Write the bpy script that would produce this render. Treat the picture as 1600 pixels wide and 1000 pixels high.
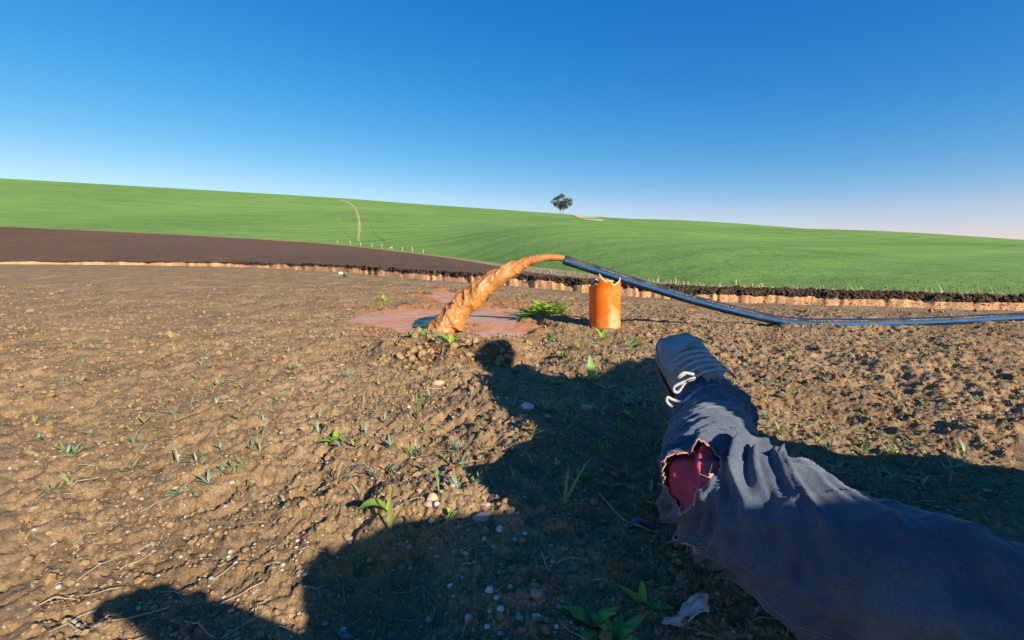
import bpy, bmesh, math, random
import numpy as np
from mathutils import Vector, Matrix, noise as mnoise

for o in list(bpy.data.objects): bpy.data.objects.remove(o, do_unlink=True)
scene = bpy.context.scene
C = scene.collection
random.seed(7)
rng = np.random.default_rng(7)
R = math.radians

# ------------------------------------------------------------------ camera
CAM_H, F_PX, PITCH = 0.45, 722.0, R(7.9)
cam_d = bpy.data.cameras.new('camera')
cam_d.sensor_width = 36; cam_d.lens = F_PX/1600*36
cam_d.clip_start = 0.02; cam_d.clip_end = 5000
cam = bpy.data.objects.new('camera', cam_d); C.objects.link(cam)
cam.location = (0, 0, CAM_H); cam.rotation_euler = (math.pi/2-PITCH, 0, 0)
scene.camera = cam

# ------------------------------------------------------------------ world, sun, exposure
SUN_EL, SUN_AZ = R(24), R(42)                # sun behind the camera, to its right
sun_dir = Vector((math.sin(SUN_AZ)*math.cos(SUN_EL), -math.cos(SUN_AZ)*math.cos(SUN_EL), math.sin(SUN_EL)))
world = bpy.data.worlds.new('World'); scene.world = world
world.use_nodes = True
wn, wl = world.node_tree.nodes, world.node_tree.links
wn.clear()
w_out = wn.new('ShaderNodeOutputWorld'); w_bg = wn.new('ShaderNodeBackground')
w_sky = wn.new('ShaderNodeTexSky'); w_sky.sky_type = 'NISHITA'; w_sky.sun_disc = False
w_sky.sun_elevation = SUN_EL; w_sky.sun_rotation = math.pi-SUN_AZ
w_sky.altitude = 300; w_sky.air_density = 1.0; w_sky.dust_density = 0.1; w_sky.ozone_density = 3.0
w_hs = wn.new('ShaderNodeHueSaturation'); w_hs.inputs['Saturation'].default_value = 1.25
w_hs.inputs['Hue'].default_value = 0.490
wl.new(w_sky.outputs[0], w_hs.inputs['Color'])
w_sep = wn.new('ShaderNodeSeparateColor'); w_com = wn.new('ShaderNodeCombineColor'); wl.new(w_hs.outputs[0], w_sep.inputs[0])
def w_math(op, a, b):
    n = wn.new('ShaderNodeMath'); n.operation = op
    for i, v in enumerate((a, b)):
        if hasattr(v, 'is_linked'): wl.new(v, n.inputs[i])
        else: n.inputs[i].default_value = v
    return n.outputs[0]
# clear, deep winter-blue air: the phone's rendering of the sky, channel by channel, the same in every direction
wl.new(w_math('MINIMUM', w_math('MULTIPLY', w_math('POWER', w_sep.outputs[0], 1.62), .53), w_sep.outputs[0]), w_com.inputs[0])
wl.new(w_math('MULTIPLY', w_sep.outputs[1], .79), w_com.inputs[1])
wl.new(w_math('MINIMUM', w_math('MULTIPLY', w_math('POWER', w_sep.outputs[2], .55), 2.0), w_math('MULTIPLY', w_sep.outputs[2], 1.2)), w_com.inputs[2])
wl.new(w_com.outputs[0], w_bg.inputs['Color'])
w_bg.inputs['Strength'].default_value = 0.085
wl.new(w_bg.outputs[0], w_out.inputs['Surface'])
sd = bpy.data.lights.new('sun', 'SUN'); sd.energy = 5.0; sd.angle = R(0.5); sd.color = (1.0, 0.90, 0.74)
sun = bpy.data.objects.new('sun', sd); C.objects.link(sun)
sun.rotation_euler = sun_dir.to_track_quat('Z', 'Y').to_euler()
sun.location = sun_dir*30
vs = scene.view_settings
vs.view_transform = 'Standard'; vs.look = 'None'; vs.gamma = 1.0; vs.exposure = 0.85; vs.use_curve_mapping = False
scene.render.engine = 'CYCLES'

# ------------------------------------------------------------------ pixel helpers (a pixel is a direction)
SP, CP = math.sin(PITCH), math.cos(PITCH)
def px_ratio(y):            # drop below the camera per metre of forward depth
    v = y-500.0
    return (F_PX*SP+v*CP)/(F_PX*CP-v*SP)
def px_num(y): return F_PX*CP-(y-500.0)*SP
def at_depth(x, y, Y):      # point on the pixel's ray at forward depth Y
    return Vector(((x-800.0)/px_num(y)*Y, Y, CAM_H-px_ratio(y)*Y))

# ------------------------------------------------------------------ numpy noise
def _h(ix, iy, s):
    h = (ix.astype(np.int64)*374761393+iy.astype(np.int64)*668265263+s*982451653) & 0xffffffff
    h = ((h ^ (h >> 13))*1274126177) & 0xffffffff
    h = ((h ^ (h >> 15))*2246822519) & 0xffffffff
    return ((h ^ (h >> 16)) & 0xffffff)/float(0xffffff)
def vnoise(x, y, s=0):
    ix, iy = np.floor(x), np.floor(y); fx, fy = x-ix, y-iy
    fx = fx*fx*fx*(fx*(fx*6-15)+10); fy = fy*fy*fy*(fy*(fy*6-15)+10)
    a, b, c, d = _h(ix, iy, s), _h(ix+1, iy, s), _h(ix, iy+1, s), _h(ix+1, iy+1, s)
    return ((a+(b-a)*fx)*(1-fy)+(c+(d-c)*fx)*fy)*2-1
def fbm(x, y, o=4, s=0):
    t, a = 0, 1.0
    for k in range(o):
        t = t+a*vnoise(x, y, s+k*17); x = x*2.03+5.1; y = y*2.03+1.7; a *= .5
    return t
def clods(x, y, cell, s, dens=.75):
    x = x/cell; y = y/cell
    ix, iy = np.floor(x), np.floor(y); out = np.zeros_like(x)
    for dx in (-1, 0, 1):
        for dy in (-1, 0, 1):
            cx, cy = ix+dx, iy+dy
            px, py = cx+_h(cx, cy, s), cy+_h(cx, cy, s+1)
            rr = .35+.4*_h(cx, cy, s+2)
            ex = .7+.6*_h(cx, cy, s+3)
            q = 1-(((x-px)*ex)**2+((y-py)/ex)**2)/(rr*rr)
            out = np.maximum(out, np.sqrt(np.maximum(q, 0))*rr*(_h(cx, cy, s+4) < dens))
    return out
def sstep(a, b, x):
    t = np.clip((x-a)/(b-a), 0, 1); return t*t*(3-2*t)

# ------------------------------------------------------------------ near ground relief
WATER_Z = -0.022
def flat_pt(x, y, z=0.0):
    Y = (CAM_H-z)/px_ratio(y); p = at_depth(x, y, Y); return (p.x, p.y)
PUD_PX = [
 [(566,501),(600,488),(640,482),(682,484),(704,492),(696,508),(676,521),(640,525),(622,516),(592,512)],
 [(652,464),(690,455),(728,459),(744,470),(722,479),(690,474)],
 [(733,491),(760,479),(790,484),(802,497),(832,514),(822,524),(780,524),(748,511)],
]
PUD = [[flat_pt(x, y, WATER_Z) for x, y in p] for p in PUD_PX]
def poly_sd(X, Y, poly):
    d = np.full(X.shape, 1e9); ins = np.zeros(X.shape, bool)
    n = len(poly)
    for i in range(n):
        ax, ay = poly[i]; bx, by = poly[(i+1) % n]
        ex, ey = bx-ax, by-ay
        t = np.clip(((X-ax)*ex+(Y-ay)*ey)/(ex*ex+ey*ey), 0, 1)
        d = np.minimum(d, np.hypot(X-ax-t*ex, Y-ay-t*ey))
        c = ((ay > Y) != (by > Y)) & (X < (bx-ax)*(Y-ay)/((by-ay) if by != ay else 1e-9)+ax)
        ins ^= c
    return np.where(ins, d, -d)
def pud_sd(X, Y):
    w = .085*fbm(X*6, Y*4.5, 4, 91)
    return np.maximum.reduce([poly_sd(X, Y, p) for p in PUD])+w
def bump(X, Y, cx, cy, rx, ry, ang=0):
    c, s = math.cos(ang), math.sin(ang)
    u = ((X-cx)*c+(Y-cy)*s)/rx; v = (-(X-cx)*s+(Y-cy)*c)/ry
    return np.exp(-(u*u+v*v))
def H(X, Y, full=True):
    X = np.asarray(X, float); Y = np.asarray(Y, float)
    r = np.hypot(X, Y)
    z = .018*fbm(X*.8, Y*.8, 2, 3)+.016*fbm(X*3.1, Y*3.1, 3, 11)
    # broken bank in front of the puddle, hollow near the camera, wheel-like dip
    bank = np.exp(-((Y-(2.12+.16*X+.06*np.sin(X*9)))/np.where(Y < 2.12+.16*X, .17, .30))**2)*sstep(-.75, -.42, X)*sstep(.16, -.05, X)
    z = z+.075*bank
    z = z-.06*bump(X, Y, -.165, .57, .085, .075)-.03*bump(X, Y, .03, 1.9, .12, .1)
    z = z+.025*bump(X, Y, -.16, .80, .16, .09)+.02*bump(X, Y, .33, 1.75, .3, .2)+.02*bump(X, Y, .1, .95, .08, .2)
    rough = .35+.65*sstep(-.35, .6, fbm(X*2.2+4, Y*2.2, 2, 51))+.5*bank
    if full:
        z = z+.013*clods(X, Y, .11, 21, .3)*rough
        z = z+.011*clods(X+.3, Y, .045, 31, .5)*rough
        z = z+.0052*clods(X, Y+.2, .019, 41, .7)*(.7+.5*rough)
        z = z+0.0044*clods(X+.1, Y+.2, .0095, 45, .8)
        z = z-.020*clods(X+.7, Y+.4, .060, 87, .16)*rough-.011*clods(X+.2, Y+.9, .026, 88, .2)
        z = z+.0045*fbm(X*26, Y*26, 4, 61)+.0022*fbm(X*110, Y*110, 3, 66)
    sdv = pud_sd(X, Y)
    m = sstep(-.16, .07, sdv)
    z = z*(1-.55*m)-.046*m
    fade = sstep(40, 12, r)
    return z*fade
def ground_z(x, y): return float(H(np.array([x]), np.array([y]))[0])
def gpt(x, y):                       # pixel -> point on the near ground (ray march)
    Y = .3
    best = None
    prev = 0.25
    while Y < 30:
        p = at_depth(x, y, Y)
        z = float(H(np.array([p.x]), np.array([p.y]), False)[0])+.006
        if p.z <= z:
            lo, hi = prev, Y
            for _ in range(14):
                m = (lo+hi)/2; p = at_depth(x, y, m)
                if p.z <= float(H(np.array([p.x]), np.array([p.y]), False)[0])+.006: hi = m
                else: lo = m
            p = at_depth(x, y, hi); best = p; break
        prev = Y; Y *= 1.03
    if best is None: best = at_depth(x, y, 20)
    return Vector((best.x, best.y, ground_z(best.x, best.y)))

# ------------------------------------------------------------------ materials
def mat_base(name):
    m = bpy.data.materials.new(name); m.use_nodes = True
    nt = m.node_tree; b = nt.nodes['Principled BSDF']
    return m, nt, b
def nd(nt, t, **kw):
    n = nt.nodes.new(t)
    for k, v in kw.items():
        if k in n.inputs.keys(): n.inputs[k].default_value = v
        else: setattr(n, k, v)
    return n
def ramp(nt, src, stops):
    r = nt.nodes.new('ShaderNodeValToRGB'); cr = r.color_ramp
    cr.elements[0].position, cr.elements[0].color = stops[0][0], (*stops[0][1], 1)
    cr.elements[1].position, cr.elements[1].color = stops[-1][0], (*stops[-1][1], 1)
    for p, c in stops[1:-1]:
        e = cr.elements.new(p); e.color = (*c, 1)
    nt.links.new(src, r.inputs[0]); return r.outputs['Color']
def mixc(nt, f, a, b, mode='MIX'):
    n = nt.nodes.new('ShaderNodeMix'); n.data_type = 'RGBA'; n.blend_type = mode
    for v, i in ((f, 0), (a, 6), (b, 7)):
        if hasattr(v, 'links') or hasattr(v, 'is_linked'): nt.links.new(v, n.inputs[i])
        else: n.inputs[i].default_value = v if i == 0 else (*v, 1)
    return n.outputs[2]
def tcoord(nt, which='Object', scale=None):
    t = nt.nodes.new('ShaderNodeTexCoord').outputs[which]
    if scale:
        mp = nt.nodes.new('ShaderNodeMapping'); mp.inputs['Scale'].default_value = scale
        nt.links.new(t, mp.inputs['Vector']); t = mp.outputs[0]
    return t
def noise(nt, vec, scale, detail=5, rough=.6, out='Fac'):
    n = nd(nt, 'ShaderNodeTexNoise', Scale=scale, Detail=detail, Roughness=rough)
    nt.links.new(vec, n.inputs['Vector']); return n.outputs[out]
def add_bump(nt, b, h, strength=.5, dist=.01):
    n = nd(nt, 'ShaderNodeBump', Strength=strength, Distance=dist)
    nt.links.new(h, n.inputs['Height']); nt.links.new(n.outputs[0], b.inputs['Normal'])
def attr(nt, name):
    a = nt.nodes.new('ShaderNodeAttribute'); a.attribute_name = name; return a.outputs['Fac']

def noise_mat(name, c0, c1, scale=20, rough=.8, bump=.3, bdist=.003, spec=.3, stops=None, which='Object', mscale=None):
    m, nt, b = mat_base(name)
    t = tcoord(nt, which, mscale); f = noise(nt, t, scale)
    col = ramp(nt, f, stops or [(.3, c0), (.7, c1)])
    nt.links.new(col, b.inputs['Base Color'])
    b.inputs['Roughness'].default_value = rough; b.inputs['Specular IOR Level'].default_value = spec
    if bump: add_bump(nt, b, noise(nt, t, scale*3, 6, .7), bump, bdist)
    return m

def soil_mat():
    m, nt, b = mat_base('soil')
    t = tcoord(nt)
    n1 = noise(nt, t, 2.3, 4); n2 = noise(nt, t, 45, 6, .7); n3 = noise(nt, t, 260, 3, .7)
    c = ramp(nt, n1, [(.3, (.200, .128, .068)), (.5, (.275, .178, .093)), (.72, (.36, .238, .128))])
    c2 = ramp(nt, n2, [(.28, (.62, .60, .58)), (.5, (.95, .95, .95)), (.75, (1.25, 1.22, 1.16))])
    c = mixc(nt, 1.0, c, c2, 'MULTIPLY')
    c3 = ramp(nt, n3, [(.32, (.45, .43, .42)), (.5, (1, 1, 1)), (.68, (1.4, 1.38, 1.32))])
    c = mixc(nt, .8, c, c3, 'MULTIPLY')
    # pale mineral grains
    v = nd(nt, 'ShaderNodeTexVoronoi', Scale=170.0); nt.links.new(t, v.inputs['Vector'])
    sp = nd(nt, 'ShaderNodeSeparateColor'); nt.links.new(v.outputs['Color'], sp.inputs[0])
    g = nd(nt, 'ShaderNodeMath', operation='GREATER_THAN'); g.inputs[1].default_value = .955
    nt.links.new(sp.outputs[0], g.inputs[0])
    g2 = nd(nt, 'ShaderNodeMath', operation='LESS_THAN'); g2.inputs[1].default_value = .33
    nt.links.new(v.outputs['Distance'], g2.inputs[0])
    gm = nd(nt, 'ShaderNodeMath', operation='MULTIPLY'); nt.links.new(g.outputs[0], gm.inputs[0]); nt.links.new(g2.outputs[0], gm.inputs[1])
    c = mixc(nt, gm.outputs[0], c, (.42, .37, .30))
    # fresh moist earth on the broken bank, orange clay wash round the puddles
    clay = ramp(nt, n2, [(.3, (.25, .10, .035)), (.7, (.46, .20, .075))])
    c = mixc(nt, attr(nt, 'clay'), c, clay)
    c = mixc(nt, attr(nt, 'moist'), c, mixc(nt, 1.0, c, (.62, .52, .46), 'MULTIPLY'))
    nt.links.new(c, b.inputs['Base Color'])
    b.inputs['Roughness'].default_value = .95; b.inputs['Specular IOR Level'].default_value = .15
    wr = nd(nt, 'ShaderNodeMapRange'); wr.inputs['To Min'].default_value = .95; wr.inputs['To Max'].default_value = .45
    nt.links.new(attr(nt, 'clay'), wr.inputs['Value']); nt.links.new(wr.outputs[0], b.inputs['Roughness'])
    add_bump(nt, b, noise(nt, t, 320, 5, .75), .7, .003)
    return m
M = {}
M['soil'] = soil_mat()
M['clod'] = noise_mat('clod', (.20, .125, .062), (.38, .245, .125), 60, .95, .7, .003, .12)
def ploughed_mat():
    m, nt, b = mat_base('ploughed')
    t = tcoord(nt)
    n1 = noise(nt, t, .08, 4); n2 = noise(nt, t, 2.2, 6, .75)
    c = ramp(nt, n1, [(.3, (.135, .082, .056)), (.7, (.175, .108, .074))])
    c = mixc(nt, .9, c, ramp(nt, n2, [(.3, (.55, .52, .5)), (.7, (1.35, 1.3, 1.25))]), 'MULTIPLY')
    nt.links.new(c, b.inputs['Base Color']); b.inputs['Roughness'].default_value = 1; b.inputs['Specular IOR Level'].default_value = .1
    add_bump(nt, b, noise(nt, t, 3.5, 6, .75), .9, .15)
    return m
M['ploughed'] = ploughed_mat()
M['topsoil'] = noise_mat('topsoil', (.035, .022, .014), (.125, .078, .048), 9, 1, 1.0, .03, .1)
M['clay_wall'] = noise_mat('clay_wall', (.36, .17, .07), (.62, .34, .17), 20, .9, .8, .02, .2,
                           stops=[(.2, (.34, .17, .07)), (.38, (.60, .29, .12)), (.8, (.72, .41, .20))])
M['verge'] = noise_mat('verge', (.20, .15, .075), (.36, .27, .15), .9, 1, .6, .05, .1)
def hill_mat():
    m, nt, b = mat_base('hill_grass')
    t = tcoord(nt)
    n1 = noise(nt, t, .012, 5, .6); n2 = noise(nt, tcoord(nt, 'Object', (.05, .16, .05)), 1.3, 6, .65); n3 = noise(nt, t, .55, 5, .7)
    c = ramp(nt, n1, [(.3, (.125, .225, .052)), (.55, (.160, .275, .066)), (.75, (.20, .305, .080))])
    c = mixc(nt, .8, c, ramp(nt, n2, [(.3, (.66, .74, .7)), (.5, (1, 1, 1)), (.72, (1.2, 1.14, 1.0))]), 'MULTIPLY')
    c = mixc(nt, .5, c, ramp(nt, n3, [(.3, (.72, .78, .72)), (.7, (1.22, 1.16, 1.1))]), 'MULTIPLY')
    wv = nd(nt, 'ShaderNodeTexWave', Scale=.05, Distortion=2.5); wv.inputs['Detail'].default_value = 3; wv.inputs['Detail Scale'].default_value = .4
    mpw = nt.nodes.new('ShaderNodeMapping'); mpw.inputs['Rotation'].default_value = (0, 0, .9); nt.links.new(t, mpw.inputs['Vector']); nt.links.new(mpw.outputs[0], wv.inputs['Vector'])
    c = mixc(nt, .35, c, ramp(nt, wv.outputs['Fac'], [(.0, (.74, .80, .74)), (.6, (1.04, 1.03, 1)), (1, (1.14, 1.10, 1.0))]), 'MULTIPLY')
    n4 = noise(nt, t, .035, 6, .75)
    c = mixc(nt, ramp(nt, n4, [(.56, (0,)*3), (.75, (.5,)*3)]), c, (.23, .26, .085))
    nt.links.new(c, b.inputs['Base Color']); b.inputs['Roughness'].default_value = .9; b.inputs['Specular IOR Level'].default_value = .15
    add_bump(nt, b, noise(nt, t, .9, 6, .7), .45, .5)
    return m
M['hill'] = hill_mat()
M['track'] = noise_mat('track', (.30, .27, .11), (.44, .36, .19), .3, 1, .4, .1, .1)
M['trail'] = noise_mat('trail', (.17, .22, .06), (.27, .26, .10), .3, 1, .4, .1, .1)
M['bare'] = noise_mat('bare', (.36, .29, .17), (.58, .48, .33), .25, 1, .6, .2, .1)
def mud_water_mat():
    m, nt, b = mat_base('mud_water')
    t = tcoord(nt)
    c = ramp(nt, noise(nt, tcoord(nt, 'Object', (1, .45, 1)), 5, 5), [(.3, (.50, .19, .075)), (.7, (.62, .28, .13))])
    nt.links.new(c, b.inputs['Base Color'])
    b.inputs['IOR'].default_value = 1.33; b.inputs['Specular IOR Level'].default_value = .17
    nt.links.new(ramp(nt, noise(nt, tcoord(nt, 'Object', (1, 2.2, 1)), 3.2, 4, .6), [(.40, (.10,)*3), (.62, (.55,)*3)]), b.inputs['Roughness'])
    add_bump(nt, b, noise(nt, tcoord(nt, 'Object', (1, .6, 1)), 14, 3, .5), .3, .02)
    return m
M['mud_water'] = mud_water_mat()
def jet_mat():
    m, nt, b = mat_base('mud_jet')
    t = tcoord(nt)
    c = ramp(nt, noise(nt, t, 14, 5), [(.3, (.34, .132, .030)), (.7, (.45, .190, .052))])
    nt.links.new(c, b.inputs['Base Color'])
    b.inputs['Roughness'].default_value = .42; b.inputs['Specular IOR Level'].default_value = .36
    b.inputs['Subsurface Weight'].default_value = .08; b.inputs['Subsurface Radius'].default_value = (.02, .01, .004); b.inputs['Subsurface Scale'].default_value = .3
    n = nd(nt, 'ShaderNodeMath', operation='MULTIPLY'); nt.links.new(noise(nt, t, 70, 4, .7), n.inputs[0]); nt.links.new(attr(nt, 'froth'), n.inputs[1])
    add_bump(nt, b, n.outputs[0], .9, .012)
    return m
M['jet'] = jet_mat()
def pvc_mat():
    m, nt, b = mat_base('orange_pvc')
    t = tcoord(nt)
    c = ramp(nt, noise(nt, t, 9, 5), [(.35, (.74, .135, .006)), (.65, (.82, .175, .010))])
    sc = noise(nt, tcoord(nt, 'Object', (1, 1, .55)), 7, 7, .72)
    f = ramp(nt, sc, [(.50, (0, 0, 0)), (.64, (.55, .55, .55))])
    c = mixc(nt, f, c, (.88, .52, .30))
    sc2 = noise(nt, tcoord(nt, 'Object', (6, 6, .8)), 9, 4, .6)
    c = mixc(nt, ramp(nt, sc2, [(.66, (0, 0, 0)), (.70, (.5, .5, .5))]), c, (.9, .66, .45))
    c = mixc(nt, ramp(nt, noise(nt, t, 13, 6, .7), [(.60, (0,)*3), (.72, (.6,)*3)]), c, (.42, .17, .06))
    nt.links.new(c, b.inputs['Base Color']); b.inputs['Roughness'].default_value = .34
    nt.links.new(ramp(nt, sc, [(.4, (.28,)*3), (.7, (.55,)*3)]), b.inputs['Roughness'])
    add_bump(nt, b, noise(nt, t, 60, 5), .12, .002)
    return m
M['pvc'] = pvc_mat()
M['pvc_torn'] = noise_mat('pvc_torn', (.80, .40, .20), (.85, .55, .36), 30, .6, .3, .002)
M['pvc_inside'] = noise_mat('pvc_inside', (.20, .075, .03), (.36, .16, .07), 12, .8, .3, .003)
def hose_mat():
    m, nt, b = mat_base('black_hose')
    t = tcoord(nt)
    c = ramp(nt, noise(nt, t, 20, 5), [(.3, (.014, .015, .017)), (.75, (.032, .033, .036))])
    u = nt.nodes.new('ShaderNodeUVMap'); u.uv_map = 'UVMap'
    sx = nt.nodes.new('ShaderNodeSeparateXYZ'); nt.links.new(u.outputs[0], sx.inputs[0])
    # small worn white print running along the hose
    pn = noise(nt, tcoord(nt, 'UV', (130, 60, 1)), 1.0, 2, .5); pb = noise(nt, tcoord(nt, 'UV', (5, 1, 1)), 1.0, 2, .5)
    def cmp(s, lo, hi):
        a = nd(nt, 'ShaderNodeMath', operation='GREATER_THAN'); a.inputs[1].default_value = lo; nt.links.new(s, a.inputs[0])
        b_ = nd(nt, 'ShaderNodeMath', operation='LESS_THAN'); b_.inputs[1].default_value = hi; nt.links.new(s, b_.inputs[0])
        k = nd(nt, 'ShaderNodeMath', operation='MULTIPLY'); nt.links.new(a.outputs[0], k.inputs[0]); nt.links.new(b_.outputs[0], k.inputs[1]); return k.outputs[0]
    def mul(a, b_):
        k = nd(nt, 'ShaderNodeMath', operation='MULTIPLY'); nt.links.new(a, k.inputs[0]); nt.links.new(b_, k.inputs[1]); return k.outputs[0]
    f = mul(mul(cmp(sx.outputs[1], .125, .16), cmp(pn, .57, 2)), cmp(pb, .47, 2))
    c = mixc(nt, f, c, (.42, .42, .41))
    c = mixc(nt, ramp(nt, noise(nt, t, 6, 6, .7), [(.5, (0,)*3), (.75, (.5,)*3)]), c, (.20, .13, .08))
    nt.links.new(c, b.inputs['Base Color']); b.inputs['Roughness'].default_value = .62; b.inputs['Specular IOR Level'].default_value = .16
    add_bump(nt, b, noise(nt, t, 90, 4), .15, .001)
    return m
M['hose'] = hose_mat()
M['stripe'] = noise_mat('hose_stripe', (.006, .085, .26), (.010, .13, .35), 20, .5, .1, .001, .2)
def leaf_mat(name, a, b_, trans=.35, rough=.5):
    m, nt, b = mat_base(name)
    t = tcoord(nt)
    c = ramp(nt, noise(nt, t, 35, 4), [(.3, a), (.7, b_)])
    nt.links.new(c, b.inputs['Base Color']); b.inputs['Roughness'].default_value = rough; b.inputs['Specular IOR Level'].default_value = .35
    tr = nt.nodes.new('ShaderNodeBsdfTranslucent'); nt.links.new(c, tr.inputs['Color'])
    mx = nt.nodes.new('ShaderNodeMixShader'); mx.inputs[0].default_value = trans
    out = nt.nodes['Material Output']
    nt.links.new(b.outputs[0], mx.inputs[1]); nt.links.new(tr.outputs[0], mx.inputs[2]); nt.links.new(mx.outputs[0], out.inputs['Surface'])
    return m
M['leaf_bright'] = leaf_mat('leaf_bright', (.30, .50, .045), (.42, .60, .09), .45)
M['leaf_green'] = leaf_mat('leaf_green', (.17, .33, .08), (.24, .42, .11))
M['leaf_blue'] = leaf_mat('leaf_blue', (.22, .32, .19), (.32, .41, .26))
M['leaf_dark'] = leaf_mat('leaf_dark', (.045, .10, .03), (.07, .15, .04))
M['leaf_dry'] = leaf_mat('leaf_dry', (.34, .27, .14), (.48, .40, .24), .2, .8)
M['leaf_yellow'] = leaf_mat('leaf_yellow', (.24, .28, .07), (.34, .36, .12))
M['straw'] = noise_mat('straw', (.24, .18, .11), (.46, .38, .25), 40, .9, .2, .001)
M['pebble'] = noise_mat('pebble', (.24, .20, .16), (.46, .41, .35), 90, .85, .3, .001)
STONE = {
 'white': noise_mat('stone_white', (.48, .46, .42), (.66, .63, .58), 40, .8, .4, .002),
 'peach': noise_mat('stone_peach', (.44, .29, .17), (.60, .43, .28), 40, .8, .4, .002),
 'orange': noise_mat('stone_orange', (.38, .19, .07), (.52, .30, .13), 40, .8, .4, .002),
 'grey': noise_mat('stone_grey', (.20, .19, .18), (.33, .31, .29), 40, .85, .4, .002),
 'pink': noise_mat('stone_pink', (.36, .22, .17), (.48, .32, .26), 40, .85, .4, .002),
 'tan': noise_mat('stone_tan', (.30, .24, .17), (.46, .38, .28), 40, .9, .4, .002)}
M['bark'] = noise_mat('bark', (.20, .17, .13), (.42, .37, .30), 2, .9, .5, .05)
M['tree_leaf'] = leaf_mat('tree_leaf', (.040, .066, .034), (.070, .100, .052), .2)
M['post'] = noise_mat('post_wood', (.34, .31, .25), (.50, .46, .38), 3, .9, .3, .01)
M['skin'] = noise_mat('skin', (.42, .25, .17), (.50, .31, .22), 12, .55, .1, .002)
M['hair'] = noise_mat('hair', (.015, .012, .010), (.04, .03, .025), 80, .6, .6, .004)
def denim_mat():
    m, nt, b = mat_base('denim')
    t = tcoord(nt)
    c = ramp(nt, noise(nt, t, 7, 6, .65), [(.28, (.035, .047, .075)), (.5, (.065, .082, .115)), (.72, (.12, .14, .17))])
    c = mixc(nt, .5, c, ramp(nt, noise(nt, t, 420, 2), [(.35, (.6,)*3), (.65, (1.3,)*3)]), 'MULTIPLY')
    c = mixc(nt, ramp(nt, noise(nt, t, 11, 5, .6), [(.6, (0,)*3), (.78, (.55,)*3)]), c, (.20, .17, .13))
    nt.links.new(c, b.inputs['Base Color']); b.inputs['Roughness'].default_value = .95
    b.inputs['Sheen Weight'].default_value = .2
    add_bump(nt, b, noise(nt, t, 45, 6, .7), .5, .004)
    return m
M['denim'] = denim_mat()
M['stitch'] = noise_mat('stitching', (.10, .11, .13), (.20, .19, .18), 300, .95, .3, .001)
M['red_cloth'] = noise_mat('red_cloth', (.46, .055, .090), (.64, .10, .14), 30, .9, .5, .003)
M['fray'] = noise_mat('frayed_edge', (.38, .17, .11), (.60, .34, .24), 60, .95, .6, .002)
M['jacket'] = noise_mat('jacket', (.03, .035, .045), (.06, .065, .08), 15, .9, .4, .004)
M['shoe'] = noise_mat('shoe_leather', (.24, .26, .28), (.42, .43, .43), 14, .75, .4, .002)
def shoe_dirt(m):
    nt = m.node_tree; b = nt.nodes['Principled BSDF']; src = b.inputs['Base Color'].links[0].from_socket
    t = tcoord(nt)
    c = mixc(nt, ramp(nt, noise(nt, t, 22, 6, .7), [(.48, (0,)*3), (.66, (.8,)*3)]), src, (.26, .165, .095))
    nt.links.new(c, b.inputs['Base Color'])
shoe_dirt(M['shoe'])
M['shoe_mud'] = noise_mat('shoe_mud', (.17, .09, .045), (.30, .18, .10), 40, .95, .7, .003)
M['sole'] = noise_mat('sole', (.13, .075, .042), (.24, .15, .085), 30, .9, .4, .002)
M['lace'] = noise_mat('lace', (.38, .35, .33), (.54, .50, .47), 200, .9, .3, .001)
M['scrap'] = noise_mat('pale_scrap', (.40, .40, .40), (.58, .57, .55), 30, .8, .4, .002)
M['blue_plastic'] = noise_mat('blue_plastic', (.05, .10, .28), (.10, .17, .40), 30, .5, .2, .001)

# ------------------------------------------------------------------ mesh helpers
def link(name, me, parent=None, mat=None):
    o = bpy.data.objects.new(name, me); C.objects.link(o)
    if mat and me is not None and not me.materials: me.materials.append(mat)
    if parent: o.parent = parent
    return o
def np_mesh(name, V, Q, smooth=True, attrs=None):
    me = bpy.data.meshes.new(name)
    V = np.asarray(V, np.float32); Q = np.asarray(Q, np.int32)
    k = Q.shape[1]
    me.vertices.add(len(V)); me.vertices.foreach_set('co', V.ravel())
    me.loops.add(Q.size); me.loops.foreach_set('vertex_index', Q.ravel())
    me.polygons.add(len(Q)); me.polygons.foreach_set('loop_start', np.arange(0, Q.size, k, dtype=np.int32))
    me.polygons.foreach_set('loop_total', np.full(len(Q), k, np.int32))
    me.polygons.foreach_set('use_smooth', np.full(len(Q), smooth, bool))
    me.update(calc_edges=True)
    for n, a in (attrs or {}).items():
        at = me.attributes.new(n, 'FLOAT', 'POINT'); at.data.foreach_set('value', np.asarray(a, np.float32).ravel())
    return me
def grid_mesh(name, X, Y, Z, attrs=None, wrap=False, smooth=True):
    n, m = X.shape
    V = np.stack([X.ravel(), Y.ravel(), Z.ravel()], 1)
    idx = np.arange(n*m).reshape(n, m)
    if wrap: idx = np.concatenate([idx, idx[:, :1]], 1)
    Q = np.stack([idx[:-1, :-1].ravel(), idx[:-1, 1:].ravel(), idx[1:, 1:].ravel(), idx[1:, :-1].ravel()], 1)
    return np_mesh(name, V, Q, smooth, attrs)
def tag(o, label=None, cat=None, group=None, kind=None):
    if label: o['label'] = label
    if cat: o['category'] = cat
    if group: o['group'] = group
    if kind: o['kind'] = kind
    return o
def empty(name, loc):
    o = bpy.data.objects.new(name, None); C.objects.link(o); o.location = loc; o.empty_display_size = .05
    return o
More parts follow.
